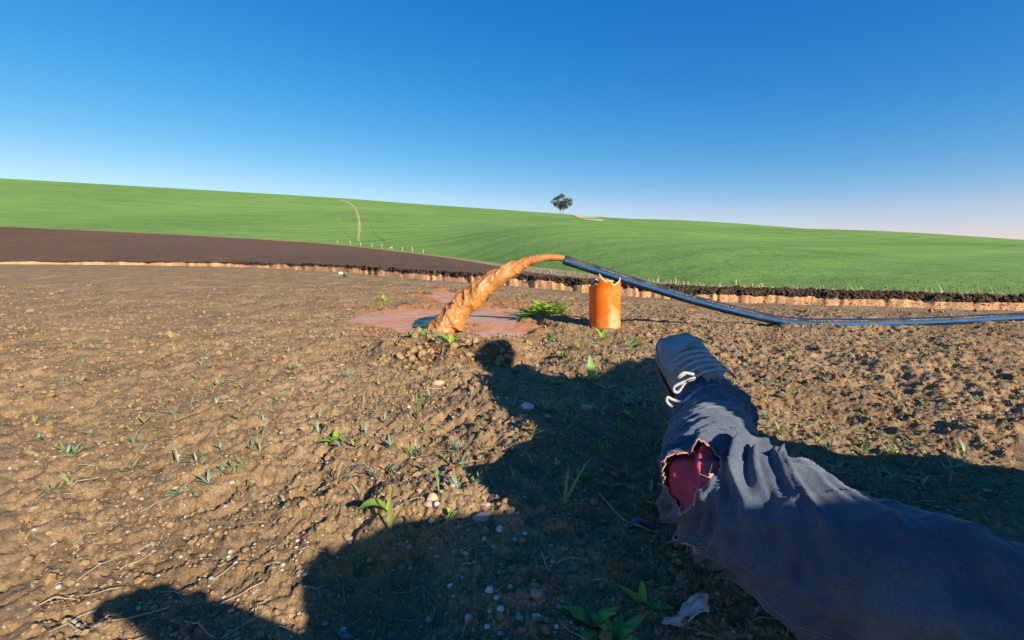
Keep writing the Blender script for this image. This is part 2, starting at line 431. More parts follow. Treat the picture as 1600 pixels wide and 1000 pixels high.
def catmull(pts, n):
    P = np.array(pts, float); m = len(P)
    P = np.vstack([2*P[0]-P[1], P, 2*P[-1]-P[-2]])
    t = np.linspace(0, m-1, n); i = np.clip(t.astype(int), 0, m-2); f = (t-i)[:, None]
    a, b, c, d = P[i], P[i+1], P[i+2], P[i+3]
    return .5*((2*b)+(-a+c)*f+(2*a-5*b+4*c-d)*f*f+(-a+3*b-3*c+d)*f**3)
def frames(P, up=(0, 0, 1)):
    T = np.gradient(P, axis=0); T /= np.linalg.norm(T, axis=1)[:, None]
    N = np.zeros_like(T); up = np.array(up, float)
    if abs(np.dot(up, T[0])) > .985: up = np.array((0., 1., 0.))
    n = up-T[0]*np.dot(up, T[0])
    for i in range(len(T)):
        n = n-T[i]*np.dot(n, T[i]); n = n/np.linalg.norm(n); N[i] = n
    B = np.cross(T, N); return T, N, B
def tube(name, P, rad, seg=12, cap=True, up=(0, 0, 1), disp=None, smooth=True, attrs=None, uv=False):
    P = np.asarray(P, float); n = len(P)
    rad = np.broadcast_to(np.asarray(rad, float), (n,))
    T, N, B = frames(P, up)
    a = np.linspace(0, 2*np.pi, seg, endpoint=False)
    rr = np.repeat(rad[:, None], seg, 1)
    if disp is not None: rr = rr+disp(np.linspace(0, 1, n)[:, None], a[None, :], rad[:, None])
    V = P[:, None, :]+rr[..., None]*(np.cos(a)[None, :, None]*N[:, None, :]+np.sin(a)[None, :, None]*B[:, None, :])
    me = grid_mesh(name, V[..., 0], V[..., 1], V[..., 2], attrs, True, smooth)
    if cap or uv:
        bm = bmesh.new(); bm.from_mesh(me); bm.verts.ensure_lookup_table()
        if uv:
            L = np.concatenate([[0], np.cumsum(np.linalg.norm(np.diff(P, axis=0), axis=1))])
            ul = bm.loops.layers.uv.new('UVMap')
            for f in bm.faces:
                js = [l.vert.index % seg for l in f.loops]
                for l, j in zip(f.loops, js):
                    i = l.vert.index//seg
                    jj = j+seg if (max(js)-min(js) > seg/2 and j == 0) else j
                    l[ul].uv = (L[i], jj/seg)
        if cap:
            for k in (0, n-1):
                ring = [bm.verts[k*seg+j] for j in range(seg)]
                try:
                    f = bm.faces.new(ring if k else ring[::-1]); f.smooth = False
                except Exception: pass
        bm.normal_update(); bm.to_mesh(me); bm.free()
    return me

# ------------------------------------------------------------------ the terrain: soil, trench, ploughed field, verge, hill
def interp(x, tab):
    a = np.array(tab, float)
    k = np.linspace(-1, 1, 15); w = np.exp(-(k*1.6)**2); w /= w.sum()
    return sum(wi*np.interp(x+ki*70, a[:, 0], a[:, 1]) for wi, ki in zip(w, k))
TH = np.concatenate([np.arange(-180, -56, 4), np.arange(-56, -49, .5), np.linspace(-49, 49, 900), np.arange(49.5, 56, .5), np.arange(56, 180, 4)])*math.pi/180
def x_of(th): return 800+np.tan(np.clip(th, -R(50), R(50)))*722
def y_trench(x):
    return np.where(x < 520, 412+12*np.exp((x-520)*.0765/12), np.minimum(424+.0765*(x-520), 467+.03*(x-1081)))
def depth_flat(y): return CAM_H/np.array([px_ratio(v) for v in np.atleast_1d(y)])
def radial(Yd, th): return Yd/np.cos(np.clip(th, -R(52), R(52)))
XT = x_of(TH)
Rt = radial(depth_flat(y_trench(XT)), TH)
Rt = Rt*(1+.012*vnoise(TH*40, TH*0, 5)+.006*vnoise(TH*160, TH*0, 6))
NR = 700
rr0 = np.concatenate([[.02, .08, .16, .22], np.geomspace(.28, 1, NR)])
# radial rows: geometric up to every column's own trench lip
U = (np.log(rr0)-math.log(.02))/(-math.log(.02))
RR = np.exp(math.log(.02)+U[:, None]*(np.log(Rt)[None, :]-math.log(.02)))
# spend rows where they are seen (0.33 m outwards)
base = np.concatenate([np.linspace(0, .08, 6)[:-1], np.linspace(.08, 1, NR)])
lo = math.log(.33)
RR = np.where(base[:, None] < .08, .02+(base[:, None]/.08)*(.33-.02), np.exp(lo+((base[:, None]-.08)/.92)*(np.log(Rt)[None, :]-lo)))
GX, GY = RR*np.sin(TH)[None, :], RR*np.cos(TH)[None, :]
GZ = H(GX, GY)
lipw = sstep(1.3, .15, (Rt[None, :]-RR))
GZ = GZ*(1-.8*lipw)-.022*lipw
sdg = pud_sd(GX, GY)
clay_a = np.clip(sstep(-.22, -.02, sdg+.12*fbm(GX*6, GY*3, 3, 77)), 0, 1)*.85
clay_a = np.maximum(clay_a, .55*sstep(.1, .6, fbm(GX*1.3+9, GY*.9, 3, 78))*sstep(1.0, .2, np.hypot((GX+.6)/1.6, (GY-4.2)/1.6)))
moist_a = np.exp(-((GY-(2.0+.16*GX))/.16)**2)*sstep(-.6, -.3, GX)*sstep(.14, 0, GX)
moist_a = np.maximum(moist_a, .9*np.exp(-((sdg+.02)/.05)**2))
ground = link('ground', grid_mesh('ground', GX, GY, GZ, {'clay': clay_a, 'moist': moist_a}, True), None, M['soil'])
tag(ground, kind='structure')

# trench: near wall, floor, far clay wall, then the dark torn topsoil above it
def zone(name, rows, mat, smooth=True, zn=None):
    Rr = np.array([r for r, z in rows]); Zz = np.array([z for r, z in rows])
    X, Y = Rr*np.sin(TH)[None, :], Rr*np.cos(TH)[None, :]
    o = link(name, grid_mesh(name, X, Y, Zz, None, True, smooth), None, mat)
    return tag(o, kind='structure')
zlip = GZ[-1]
n_ = lambda f, s: vnoise(TH*f, TH*0+s, s)
clay_h = .046+.016*n_(30, 2)+.012*n_(110, 3)+.004*n_(300, 33)
clay_h = clay_h*np.interp(XT, [0, 520, 1000, 1081, 1600], [2.2, 2.2, .7, .35, .25])
clay_h = clay_h*(1-.75*sstep(700, 900, XT)*sstep(.1, .5, n_(26, 8)+.5*n_(80, 9)))
top_h = .125+.014*n_(60, 4)+.012*n_(200, 5)+.006*n_(420, 6)
top_h = top_h*np.interp(XT, [0, 520, 700, 860, 1000, 1081, 1600], [1.4, 1.4, 1.1, .95, .65, .5, .38])
rows = [(Rt, zlip), (Rt+.05, zlip*0-.12), (Rt+.10, zlip*0-.3), (Rt+.20, zlip*0-.30)]
for k in range(9):
    f = k/8
    rows.append((Rt+.30+.30*f+.004*n_(40, 10), -.07+(clay_h+.07)*f+.004*n_(50+12*k, 20+k)*(0 < k < 8)))
zone('trench', rows, M['clay_wall'])
rows2 = []
for k in range(9):
    f = k/8
    rows2.append((Rt+.60+.10*f+.022*n_(200+50*k, 30+k)*(k not in (0,)), clay_h-.03+(top_h-clay_h+.03)*f**.8))
for k in range(5):
    rows2.append((Rt+.74+.14*k+.03*n_(250, 50+k), top_h+(.012*n_(420, 60+k)-.01*k)))
zone('trench_topsoil', rows2, M['topsoil'], False)

yf_t = [(0, 352), (300, 366), (520, 379.5), (620, 391), (700, 400.5), (780, 412), (860, 420), (930, 428), (1000, 437), (1081, 447), (1300, 456), (1600, 466)]
Yf_t = [(0, 110), (520, 95), (700, 70), (800, 45), (860, 35), (950, 25), (1081, 18), (1300, 15), (1600, 12)]
vw_t = [(0, 1.2), (520, 1.5), (700, 2), (780, 4), (820, 9), (900, 9), (1000, 6), (1081, 3.5), (1600, 3)]
yf = interp(XT, yf_t); Yf = interp(XT, Yf_t); vw = interp(XT, vw_t)
rat = np.vectorize(px_ratio)
zf = CAM_H-rat(yf)*Yf; Rf = radial(Yf, TH)
behind = sstep(R(60), R(120), np.abs(TH))
zf = zf*(1-behind); Rf = Rf*(1-behind)+60*behind
R0, z0 = Rt+1.28, .11*np.interp(XT, [0, 520, 700, 860, 1000, 1081, 1600], [1.4, 1.4, 1.1, .95, .65, .5, .38])
fr = np.linspace(0, 1, 40)**1.8
# the verge is the strip just below the fence line: find its inner radius per column
Yv = Yf.copy(); sv = np.ones_like(Yf)
for i in range(len(TH)):
    for s in np.linspace(1, .0, 220):
        Rr_ = R0[i]+(Rf[i]-R0[i])*s; z_ = z0[i]+(zf[i]-z0[i])*s
        yy = Rr_*math.cos(min(abs(TH[i]), R(52)))
        if (CAM_H-z_)/yy > px_ratio(yf[i]+vw[i]): break
        sv[i] = s
sv = np.clip(sv, .03, .985)
def fieldpt(s): return (R0+(Rf-R0)*s, z0+(zf-z0)*s)
rows = []
for f in fr:
    r_, z_ = fieldpt(f*sv); rows.append((r_, z_))
rows[0] = (Rt+.9, z0-.03)
zone('ploughed_field', rows, M['ploughed'])
rows = []
for f in np.linspace(0, 1, 8):
    r_, z_ = fieldpt(sv+(1-sv)*f); rows.append((r_, z_+.015*n_(900, 80+int(f*10))))
zone('grass_verge', rows, M['verge'])

yc_t = [(0, 277), (519, 308), (660, 319), (800, 328.5), (860, 333.5), (895, 335.2), (940, 339.5), (1000, 343), (1081, 347), (1600, 378)]
DC = 320.0
yc = interp(XT, yc_t); zc = CAM_H-rat(yc)*DC; Rc = radial(np.full_like(TH, DC), TH)
zc = zc*(1-behind)+3*behind
def hillpt(s):
    r_ = Rf+(Rc-Rf)*s; z_ = zf+(zc-zf)*s
    und = (1.1*np.sin(s*9+TH*4)+.6*np.sin(s*17-TH*11))*np.sin(np.pi*np.clip(s, 0, 1))
    return r_, z_+und
rows = [hillpt(s) for s in np.linspace(0, 1, 60)]
for k in range(1, 8):
    rows.append((Rc+k*25, zc-.03*(k*25)-.004*(k*25)**1.5))
rows.append((Rc+2500, zc*0-60))
zone('green_hill', rows, M['hill'])
def hill_px(x, y, lift=.2):             # pixel -> point on the hillside
    th = math.atan2((x-800)/px_num(y), 1); i = int(np.argmin(np.abs(TH-th)))
    best = None
    for s in np.linspace(.0, 1, 240):
        r_, z_ = hillpt(s); Yd = r_[i]*math.cos(th)
        if (CAM_H-z_[i])/Yd <= px_ratio(y): best = (r_[i], z_[i]); break
    if best is None: r_, z_ = hillpt(1.0); best = (r_[i], z_[i])
    return Vector((best[0]*math.sin(th), best[0]*math.cos(th), best[1]+lift))

def strip(name, px, mat, n=60):
    c = catmull(px, n); L = []; Rg = []
    for x, y, w in c:
        d = random.uniform(.8, 1.2)*w/2
        L.append(hill_px(x-d, y, .12)); Rg.append(hill_px(x+d, y, .12))
    X = np.array([[a.x, (a.x+b.x)/2, b.x] for a, b in zip(L, Rg)]); Y = np.array([[a.y, (a.y+b.y)/2, b.y] for a, b in zip(L, Rg)]); Z = np.array([[a.z-.10, (a.z+b.z)/2+.02, b.z-.10] for a, b in zip(L, Rg)])
    return tag(link(name, grid_mesh(name, X, Y, Z), None, mat), kind='structure')
strip('dirt_track', [(534, 312.5, 5), (545, 317, 4), (554, 325, 3.5), (559, 336, 4), (561, 350, 4.5), (560.5, 364, 4.5), (559, 378, 4.5)], M['track'])
strip('narrow_trail', [(525, 343, 7), (532, 352, 3), (539, 361, 2), (547, 370, 2), (556, 376, 2.5)], M['trail'], 40)
strip('narrow_trail', [(578, 350, 1.2), (583, 357, 1.5), (588, 368, 1.3), (600, 377, 1.2)], M['trail'], 30)
# pale bare patch by the tree
bm = bmesh.new()
outl = [(893, 335.6), (905, 334.8), (918, 336.2), (930, 338.8), (943, 343.5), (940, 346), (925, 345), (912, 343.2), (902, 339.6)]
vsb = [bm.verts.new(hill_px(x, y, .12)) for x, y in outl]
bm.faces.new(vsb); bmesh.ops.triangulate(bm, faces=bm.faces[:])
me = bpy.data.meshes.new('bare_patch'); bm.to_mesh(me); bm.free()
tag(link('bare_patch', me, None, M['bare']), kind='structure')

# ------------------------------------------------------------------ puddles
def rings(X, Y):                        # waves running out from where the stream lands
    r_ = np.hypot(X+.43, Y-2.70)+.03*fbm(X*5, Y*5, 2, 95)
    return .0035*np.sin(r_*62)*np.exp(-r_*2.2)+.0022*fbm(X*13, Y*13, 3, 96)
for i, p in enumerate(PUD):
    P = np.array(p); lo_, hi_ = P.min(0)-.25, P.max(0)+.25
    X, Y = np.meshgrid(np.linspace(lo_[0], hi_[0], 170), np.linspace(lo_[1], hi_[1], 170))
    Q = poly_sd(X, Y, p)
    me = grid_mesh('puddle', X, Y, np.full_like(X, WATER_Z)-np.where(Q < -.12, .08, 0)+rings(X, Y))
    tag(link('puddle', me, None, M['mud_water']), kind='structure')

# ------------------------------------------------------------------ far things: fence posts, tree
ORD = ['first', 'second', 'third', 'fourth', 'fifth', 'sixth', 'seventh', 'eighth', 'ninth', 'tenth', 'eleventh']
posts = [(527.1, 374, 378.5), (547, 376.5, 382), (563.4, 380.5, 386), (581.2, 382, 388), (597, 384.5, 391), (612.6, 388, 392.5), (629, 389, 394), (644.5, 390.5, 398), (661.5, 394.5, 400)]
for i, (x, yt, yb) in enumerate(posts):
    th = math.atan2((x-800)/px_num(yb), 1); k = int(np.argmin(np.abs(TH-th)))
    bx, by, bz = Rf[k]*math.sin(th), Rf[k]*math.cos(th), zf[k]
    hgt = max(.6, (yb-yt+1)/722*by)
    me = tube('fence_post', [(0, 0, -.15), (0, 0, hgt*.5), (random.uniform(-.05, .05), 0, hgt)], [.06, .055, .05], 8)
    o = link('fence_post', me, None, M['post']); o.location = (bx, by, bz)
    lab = 'short pale wooden fence post at the foot of the green hill, %s from the left' % ORD[i]
    if i == 5:
        r_ = empty('fence_post', o.location); o.parent = r_; o.location = (0, 0, 0); o.name = 'post'
        b2 = link('brace', tube('brace', [(-.95, 0, -.05), (-.05, 0, hgt*.8)], .06, 7), r_, M['post'])
        o = r_; lab = 'pale wooden fence post with a slanting brace at the foot of the green hill'
    tag(o, lab, 'post', 'fence posts along the hill foot')

def make_tree(base, h):
    root = empty('tree', base)
    tag(root, 'lone dark round-crowned tree with two pale trunks on the hill crest', 'tree')
    rnd = random.Random(4)
    tips = []
    for sx in (-.5, .55):
        pts = [(sx*1.6, 0, -.4), (sx*1.5, .2, h*.12), (sx*1.9, 0, h*.28), (sx*2.6, -.2, h*.45), (sx*3.0, 0, h*.66)]
        tr = link('trunk', tube('trunk', catmull(pts, 14), np.linspace(.42, .12, 14), 8), root, M['bark'])
        for k in range(8):
            b0 = Vector(catmull(pts, 14)[4+k]); a = rnd.uniform(0, 6.28); ln = rnd.uniform(1.6, 3.2)*h/12
            e = b0+Vector((math.cos(a)*ln, math.sin(a)*ln, rnd.uniform(.6, 2.4)*h/12))
            mid = (b0+e)/2+Vector((0, 0, .3))
            link('limb', tube('limb', catmull([b0, mid, e], 6), np.linspace(.13, .04, 6), 5), root, M['bark']); tips.append(e)
    W = h*.56
    clumps = []
    for k in range(46):
        for _ in range(50):
            c = Vector((rnd.uniform(-1, 1), rnd.uniform(-1, 1), rnd.uniform(-1, 1)))
            if .3 < c.length < 1: break
        clumps.append((Vector((c.x*W*.92, c.y*W*.85, h*.60+c.z*h*.34)), rnd.uniform(.07, .13)*h))
    for e in tips: clumps.append((e, rnd.uniform(.06, .1)*h))
    V = []; Q = []
    for c, r_ in clumps:
        for k in range(150):
            d = Vector((rnd.gauss(0, 1), rnd.gauss(0, 1), rnd.gauss(0, .8))).normalized()*r_*rnd.random()**.4
            p = c+d
            u = Vector((rnd.gauss(0, 1), rnd.gauss(0, 1), rnd.gauss(0, 1))).normalized(); w = u.orthogonal().normalized()
            s = rnd.uniform(.10, .22)
            i0 = len(V); V += [p-u*s*1.4, p+w*s*.6, p+u*s*1.4, p-w*s*.6]; Q.append((i0, i0+1, i0+2, i0+3))
    link('crown', np_mesh('crown', [tuple(v) for v in V], Q, False), root, M['tree_leaf'])
tb = hill_px(878, 334.2, 0)
make_tree(tb, 31/722*tb.y)

# ------------------------------------------------------------------ casing pipe, hose and the jet of mud
CX, CY = (945-800)/713*2.93, 2.93
cr = .097
root = empty('casing_pipe', (CX, CY, -.03))
tag(root, 'upright bright orange plastic well casing with torn jagged top rim', 'pipe')
root.rotation_euler = (R(1.0), R(-2.0), 0)
seg = 96; nz = 60
ang = np.linspace(0, 2*np.pi, seg, endpoint=False)      # 0 = +x, -pi/2 = towards the camera
def rim(a):
    d = (np.degrees(a)+180) % 360-180
    z = .315+.006*np.sin(a*7)+.004*np.sin(a*13+1)
    for c, w, h_ in ((-112, 11, .036), (-88, 16, .014), (-30, 9, .028), (-10, 14, -.012), (-150, 26, -.010), (165, 24, -.02), (60, 30, .012), (110, 25, .006)):
        z = z+h_*np.exp(-(((d-c+180) % 360-180)/w)**2)
    return z
zt = rim(ang)
def shell(r_in, r_out, z0, zt, flare, name, mat, parent):
    rows = []
    t = np.linspace(0, 1, nz)
    Z = z0+(zt[None, :]-z0)*t[:, None]
    fl = flare*np.clip((Z-.27)/.07, 0, 1.2)**2*(.25+.75*np.abs(np.sin(ang*1.5+.6)))[None, :]
    ov = 1+.012*np.cos(2*ang+.5)[None, :]+.006*np.sin(3*ang)[None, :]*t[:, None]
    Ro = r_out*ov+fl; Ri = r_in*ov+fl
    X = np.concatenate([Ro*np.cos(ang), Ri[::-1]*np.cos(ang)]); Y = np.concatenate([Ro*np.sin(ang), Ri[::-1]*np.sin(ang)]); ZZ = np.concatenate([Z, Z[::-1]])
    me = grid_mesh(name, X, Y, ZZ, None, True)
    return link(name, me, parent, mat)
w_ = shell(cr-.006, cr, -.12, zt, .012, 'wall', M['pvc'], root)
w_.data.materials.append(M['pvc_inside']); w_.data.materials.append(M['pvc_torn'])
mi = np.zeros(len(w_.data.polygons), np.int32).reshape(-1, seg); mi[nz-1:] = 1; mi[nz-2:nz+1] = 2
w_.data.polygons.foreach_set('material_index', mi.ravel())
# torn lips: bent shards standing on the rim
for deg, wd, hh, lean in ((-114, 12, .050, .004), (-28, 8, .040, .014)):
    a0 = R(deg); n = 7; rowsX = []; 
    X, Y, Z = [], [], []
    for k in range(6):
        f = k/5; ww = R(wd)*(1-f)**.8
        aa = a0+np.linspace(-1, 1, n)*ww+.06*f
        rr_ = cr+.001+lean*f*f+.004*f
        aa = aa-.16*f*f*(1 if deg < -60 else -1)
        X.append(rr_*np.cos(aa)); Y.append(rr_*np.sin(aa)); Z.append(np.full(n, float(rim(np.array([a0]))[0])-.02+hh*f))
    me = grid_mesh('torn_lip', np.array(X), np.array(Y), np.array(Z))
    o = link('torn_lip', me, root, M['pvc_torn']); sm = o.modifiers.new('s', 'SOLIDIFY'); sm.thickness = .004

HD = 2.90
hp = [at_depth(881.5, 405.8, HD), at_depth(930, 421.5, HD), at_depth(988, 439.5, HD), at_depth(1040, 455.5, HD), at_depth(1081, 467.8, HD), Vector((1.42, 2.88, .105)), Vector((1.72, 2.86, .045)), Vector((2.05, 2.86, .034)), Vector((2.6, 2.92, .034)), Vector((3.4, 3.05, .05))]
HP = catmull(hp, 160)
hr = .0285
hose = empty('hose', (0, 0, 0))
tag(hose, 'black plastic hose with blue stripes resting on the orange casing and spouting mud', 'hose')
link('tube', tube('tube', HP, hr, 32, False, uv=True), hose, M['hose'])
link('bore', tube('bore', HP[:30], hr-.005, 24, False), hose, M['hose'])
# cut end ring
T, N, B = frames(HP)
a = np.linspace(0, 2*np.pi, 33)[:-1]
ring = np.stack([HP[0]-T[0]*.0005+r_*(np.cos(a)[:, None]*N[0]+np.sin(a)[:, None]*B[0]) for r_ in (hr-.005, hr)], 0)
link('cut_end', grid_mesh('cut_end', ring[..., 0], ring[..., 1], ring[..., 2], None, True), hose, M['hose'])
# B points away from or to the camera? find the side angle facing it
side = math.pi/2 if B[0][1] < 0 else -math.pi/2
for off in (.10, 1.67, 3.24, 4.81):
    a0 = side+(off if B[0][1] < 0 else -off)
    wd = .22
    aa = a0+np.linspace(-wd, wd, 7)
    V = HP[:, None, :]+(hr+.0006)*(np.cos(aa)[None, :, None]*N[:, None, :]+np.sin(aa)[None, :, None]*B[:, None, :])
    link('stripe', grid_mesh('stripe', V[..., 0], V[..., 1], V[..., 2]), hose, M['stripe'])

jp = [(894, 409, 9.5, 2.90), (878, 403.6, 10, 2.90), (865, 402.3, 10.5, 2.90), (851, 402.8, 11, 2.90), (827, 407.8, 15.5, 2.89), (800, 421.4, 22, 2.87), (762.7, 444, 31, 2.84), (737.5, 467, 35, 2.81), (718.5, 485, 37, 2.78), (701.5, 502, 41, 2.74), (686, 519, 40, 2.71), (672, 538, 40, 2.69)]
JP = catmull([at_depth(x, y, d) for x, y, w, d in jp], 420)
JW = catmull([(w/2/715*d, 0, 0) for x, y, w, d in jp], 420)[:, 0]
prng = random.Random(12)
cuffs = []
s_ = .30
while s_ < 1.02:
    cuffs.append((s_, prng.uniform(0, 6.28), prng.uniform(.012, .040), prng.uniform(.5, 1.2), math.pi/2+prng.uniform(-1.5, 1.5))); s_ += prng.uniform(.045, .080)
def jet_disp(t, a, r_):
    out = np.zeros((t.shape[0], a.shape[1]))
    for s0, ph, am, st, gate in cuffs:                 # overlapping lobes: swell, then a sharp step down
        edge = s0+am*np.cos(a-ph)+.012*np.sin(3*a+ph*3)+.006*np.sin(7*a+ph)
        d = t-edge
        out += st*.22*np.where(d < 0, np.exp(d/.045), np.exp(-(d/.0045)**2))*(.10+.90*sstep(-.1, .75, np.cos(a-gate)))
    nn = fbm(np.broadcast_to(t*26, out.shape), np.broadcast_to(np.sin(a)*2.2, out.shape)+3*np.cos(a), 4, 5)
    n2 = fbm(np.broadcast_to(t*90, out.shape), np.broadcast_to(np.sin(a)*6, out.shape)+5*np.cos(a), 3, 8)
    T_ = np.broadcast_to(t, out.shape); A_ = np.broadcast_to(a, out.shape)
    rp = 1-np.abs(vnoise(T_*21+.9*np.cos(A_-1.2), np.cos(A_)*.9+np.sin(A_)*.5+T_*4, 41))
    rp2 = 1-np.abs(vnoise(T_*44+1.3*np.cos(A_+.4), np.cos(A_)*1.8+np.sin(A_)*1.2+T_*6, 43))
    out += .20*(rp**2.2-.45)+.05*(rp2**2-.45)
    amp = sstep(.16, .52, t)
    return r_*(out*amp+.05*nn*(.15+.85*amp)+.018*n2*amp)-.05*r_*amp
tt = np.repeat(np.linspace(0, 1, 420)[:, None], 128, 1)
jet = link('mud_stream', tube('mud_stream', JP, JW, 128, True, disp=jet_disp, attrs={'froth': np.exp(-((tt-.34)/.09)**2)*1.1+.05}), None, M['jet'])
tag(jet, 'thick arc of orange muddy water pouring from the hose end into the puddle', 'water')
# thrown drops round the jet
bm = bmesh.new()
for k in range(260):
    t = prng.uniform(.3, 1); i = int(t*419); a_ = prng.uniform(0, 6.28)
    p = Vector(JP[i])+Vector((math.cos(a_), math.sin(a_)*.6, math.sin(a_*1.3)))*JW[i]*prng.uniform(1.0, 1.12+.35*prng.random()**3)
    bmesh.ops.create_icosphere(bm, subdivisions=1, radius=prng.uniform(.0012, .0042), matrix=Matrix.Translation(p))
me = bpy.data.meshes.new('mud_drops'); bm.to_mesh(me); bm.free()
o = link('drops', me, jet, M['jet']); o['kind'] = 'stuff'

# ------------------------------------------------------------------ clods, pebbles, straw (uncountable)
def ico(sub, seed, flat=.7, amp=.25):
    bm = bmesh.new(); bmesh.ops.create_icosphere(bm, subdivisions=sub, radius=1)
    for v in bm.verts:
        n = mnoise.noise(v.co*1.1+Vector((seed*3.7, seed, 0)))+.5*mnoise.noise(v.co*2.6+Vector((seed, 5, seed)))
        v.co *= 1+amp*n
        v.co.z *= flat
    me = bpy.data.meshes.new('ico'); bm.to_mesh(me); bm.free()
    V = np.array([v.co[:] for v in me.vertices]); F = np.array([p.vertices[:] for p in me.polygons]); bpy.data.meshes.remove(me)
    return V, F
def scatter(name, pts, sizes, mat, sub, flat, amp, sink=.25, smooth=True):
    proto = [ico(sub, s, flat, amp) for s in range(8)]
    Vs, Fs, off = [], [], 0
    z = H(pts[:, 0], pts[:, 1])
    for k in range(len(pts)):
        V, F = proto[k % 8]
        a = random.uniform(0, 6.28); c, s = math.cos(a), math.sin(a)
        el = random.uniform(.75, 1.3)
        x = V[:, 0]*el; y = V[:, 1]/el
        S = sizes[k]
        Vs.append(np.stack([pts[k, 0]+S*(x*c-y*s), pts[k, 1]+S*(x*s+y*c), z[k]+S*(V[:, 2]+flat*(1-2*sink))], 1)); Fs.append(F+off); off += len(V)
    o = link(name, np_mesh(name, np.concatenate(Vs), np.concatenate(Fs), smooth), None, mat)
    return o
def field_pts(n, ymin=.4, ymax=7, bias=1.6):
    out = []
    while len(out) < n:
        Yd = ymin*(ymax/ymin)**(random.random()**(1/bias) if bias < 1 else random.random())
        x = random.uniform(-1.15, 1.15)*Yd
        out.append((x, Yd))
    P = np.array(out)
    return P[pud_sd(P[:, 0], P[:, 1]) < -.02]
P = field_pts(24000, .4, 8)
sz = np.clip(rng.lognormal(-6.05, .55, len(P)), .001, .012)*np.clip(P[:, 1]/1.2, .8, 1.8)
o = scatter('soil_crumbs', P, sz, M['clod'], 1, .75, .45, .3, False)
tag(o, 'loose crumbs and small clods of brown soil strewn over the field', 'soil', kind='stuff')
# larger broken clods on the bank and at the trench lip
bk = []
for k in range(260):
    x = random.uniform(-.55, .1); bk.append((x, 2.05+.16*x+random.gauss(0, .12)))
o = scatter('bank_clods', np.array(bk), np.clip(rng.lognormal(-4.9, .5, len(bk)), .003, .02), M['clod'], 2, .8, .5, .35, False)
tag(o, 'broken brown clods heaped on the low bank before the puddle', 'soil', kind='stuff')
Vs, Fs, off = [], [], 0
pro = [ico(1, 70+k, .8, .5) for k in range(6)]
for k in range(2600):
    i = random.randrange(len(TH)); th = TH[i]
    if abs(th) > R(50): continue
    f = random.random(); rr_ = Rt[i]+.60+random.random()**1.6*.6
    zz = (clay_h[i]+(top_h[i]-clay_h[i])*min(1, (rr_-Rt[i]-.60)/.10))*.95
    S = random.uniform(.010, .034)*(.7+.3*min(1.6, Rt[i]/8)); V, F = pro[k % 6]
    Vs.append(V*S+np.array([rr_*math.sin(th), rr_*math.cos(th), zz])); Fs.append(F+off); off += len(V)
o = link('trench_clods', np_mesh('trench_clods', np.concatenate(Vs), np.concatenate(Fs), False), None, M['topsoil'])
tag(o, 'dark clods of topsoil heaped along the far edge of the trench', 'soil', kind='stuff')
P = field_pts(3600, .38, 4)
sz = np.clip(rng.lognormal(-6.2, .45, len(P)), .0010, .006)
o = scatter('pebble_grit', P, sz, M['pebble'], 1, .6, .3, .2)
tag(o, 'tiny pale pebbles and grit scattered over the soil', 'grit', kind='stuff')
def straws(name, n, ymin, ymax, lmin, lmax, mat, rad):
    Vs, Fs, off = [], [], 0
    for k in range(n):
        Yd = ymin*(ymax/ymin)**random.random(); x = random.uniform(-1.1, 1.1)*Yd
        a = random.uniform(0, 6.28); ln = random.uniform(lmin, lmax); bend = random.uniform(-.35, .35)
        pts = []
        for f in np.linspace(-.5, .5, 5):
            px = x+math.cos(a)*ln*f-math.sin(a)*bend*ln*(f*f); py = Yd+math.sin(a)*ln*f+math.cos(a)*bend*ln*(f*f)
            pts.append((px, py))
        pa = np.array(pts); zz = H(pa[:, 0], pa[:, 1]); zz = np.maximum(zz, zz.mean())+.003+random.random()*.006*np.array([0, .5, 1, .6, .2])
        P3 = np.column_stack([pa, zz]); r_ = rad*random.uniform(.6, 1.3)
        T, N, B = frames(P3); aa = np.array([0, 2.1, 4.2])
        V = (P3[:, None, :]+r_*(np.cos(aa)[None, :, None]*N[:, None]+np.sin(aa)[None, :, None]*B[:, None])).reshape(-1, 3)
        idx = np.arange(15).reshape(5, 3); idx = np.concatenate([idx, idx[:, :1]], 1)
        Q = np.stack([idx[:-1, :-1].ravel(), idx[:-1, 1:].ravel(), idx[1:, 1:].ravel(), idx[1:, :-1].ravel()], 1)
        Vs.append(V); Fs.append(Q+off); off += 15
    return link(name, np_mesh(name, np.concatenate(Vs), np.concatenate(Fs)), None, mat)
o = straws('straw_litter', 620, .42, 6, .015, .06, M['straw'], .0008)
tag(o, 'fine pale straw and dry roots littering the soil', 'straw', kind='stuff')

# ------------------------------------------------------------------ plants
def leaf_mesh(length, width, rise, droop, yaw, fold=.25, tip=1.0, n=8, twist=0, lobes=0):
    """one leaf growing from the origin: starts at angle `rise`, bends down by `droop` along its length"""
    V = []; p = Vector((0, 0, 0)); ang_ = rise
    d = Vector((math.cos(yaw), math.sin(yaw), 0)); side = Vector((-math.sin(yaw), math.cos(yaw), 0))
    X, Y, Z = [], [], []
    for i in range(n+1):
        f = i/n
        w = width*.5*(math.sin(math.pi*min(1, f**.75*.97+.03)))**.8*(1 if f < 1 else .02)
        if lobes: w *= .55+.45*abs(math.cos(f*math.pi*lobes))
        dirv = d*math.cos(ang_)+Vector((0, 0, math.sin(ang_)))
        up = -d*math.sin(ang_)+Vector((0, 0, math.cos(ang_)))
        sd_ = side*math.cos(twist*f)+up*math.sin(twist*f)
        l = p-sd_*w+up*w*fold; r_ = p+sd_*w+up*w*fold
        X.append((l.x, p.x, r_.x)); Y.append((l.y, p.y, r_.y)); Z.append((l.z, p.z, r_.z))
        p = p+dirv*(length/n); ang_ -= droop/n
    return np.array(X), np.array(Y), np.array(Z)
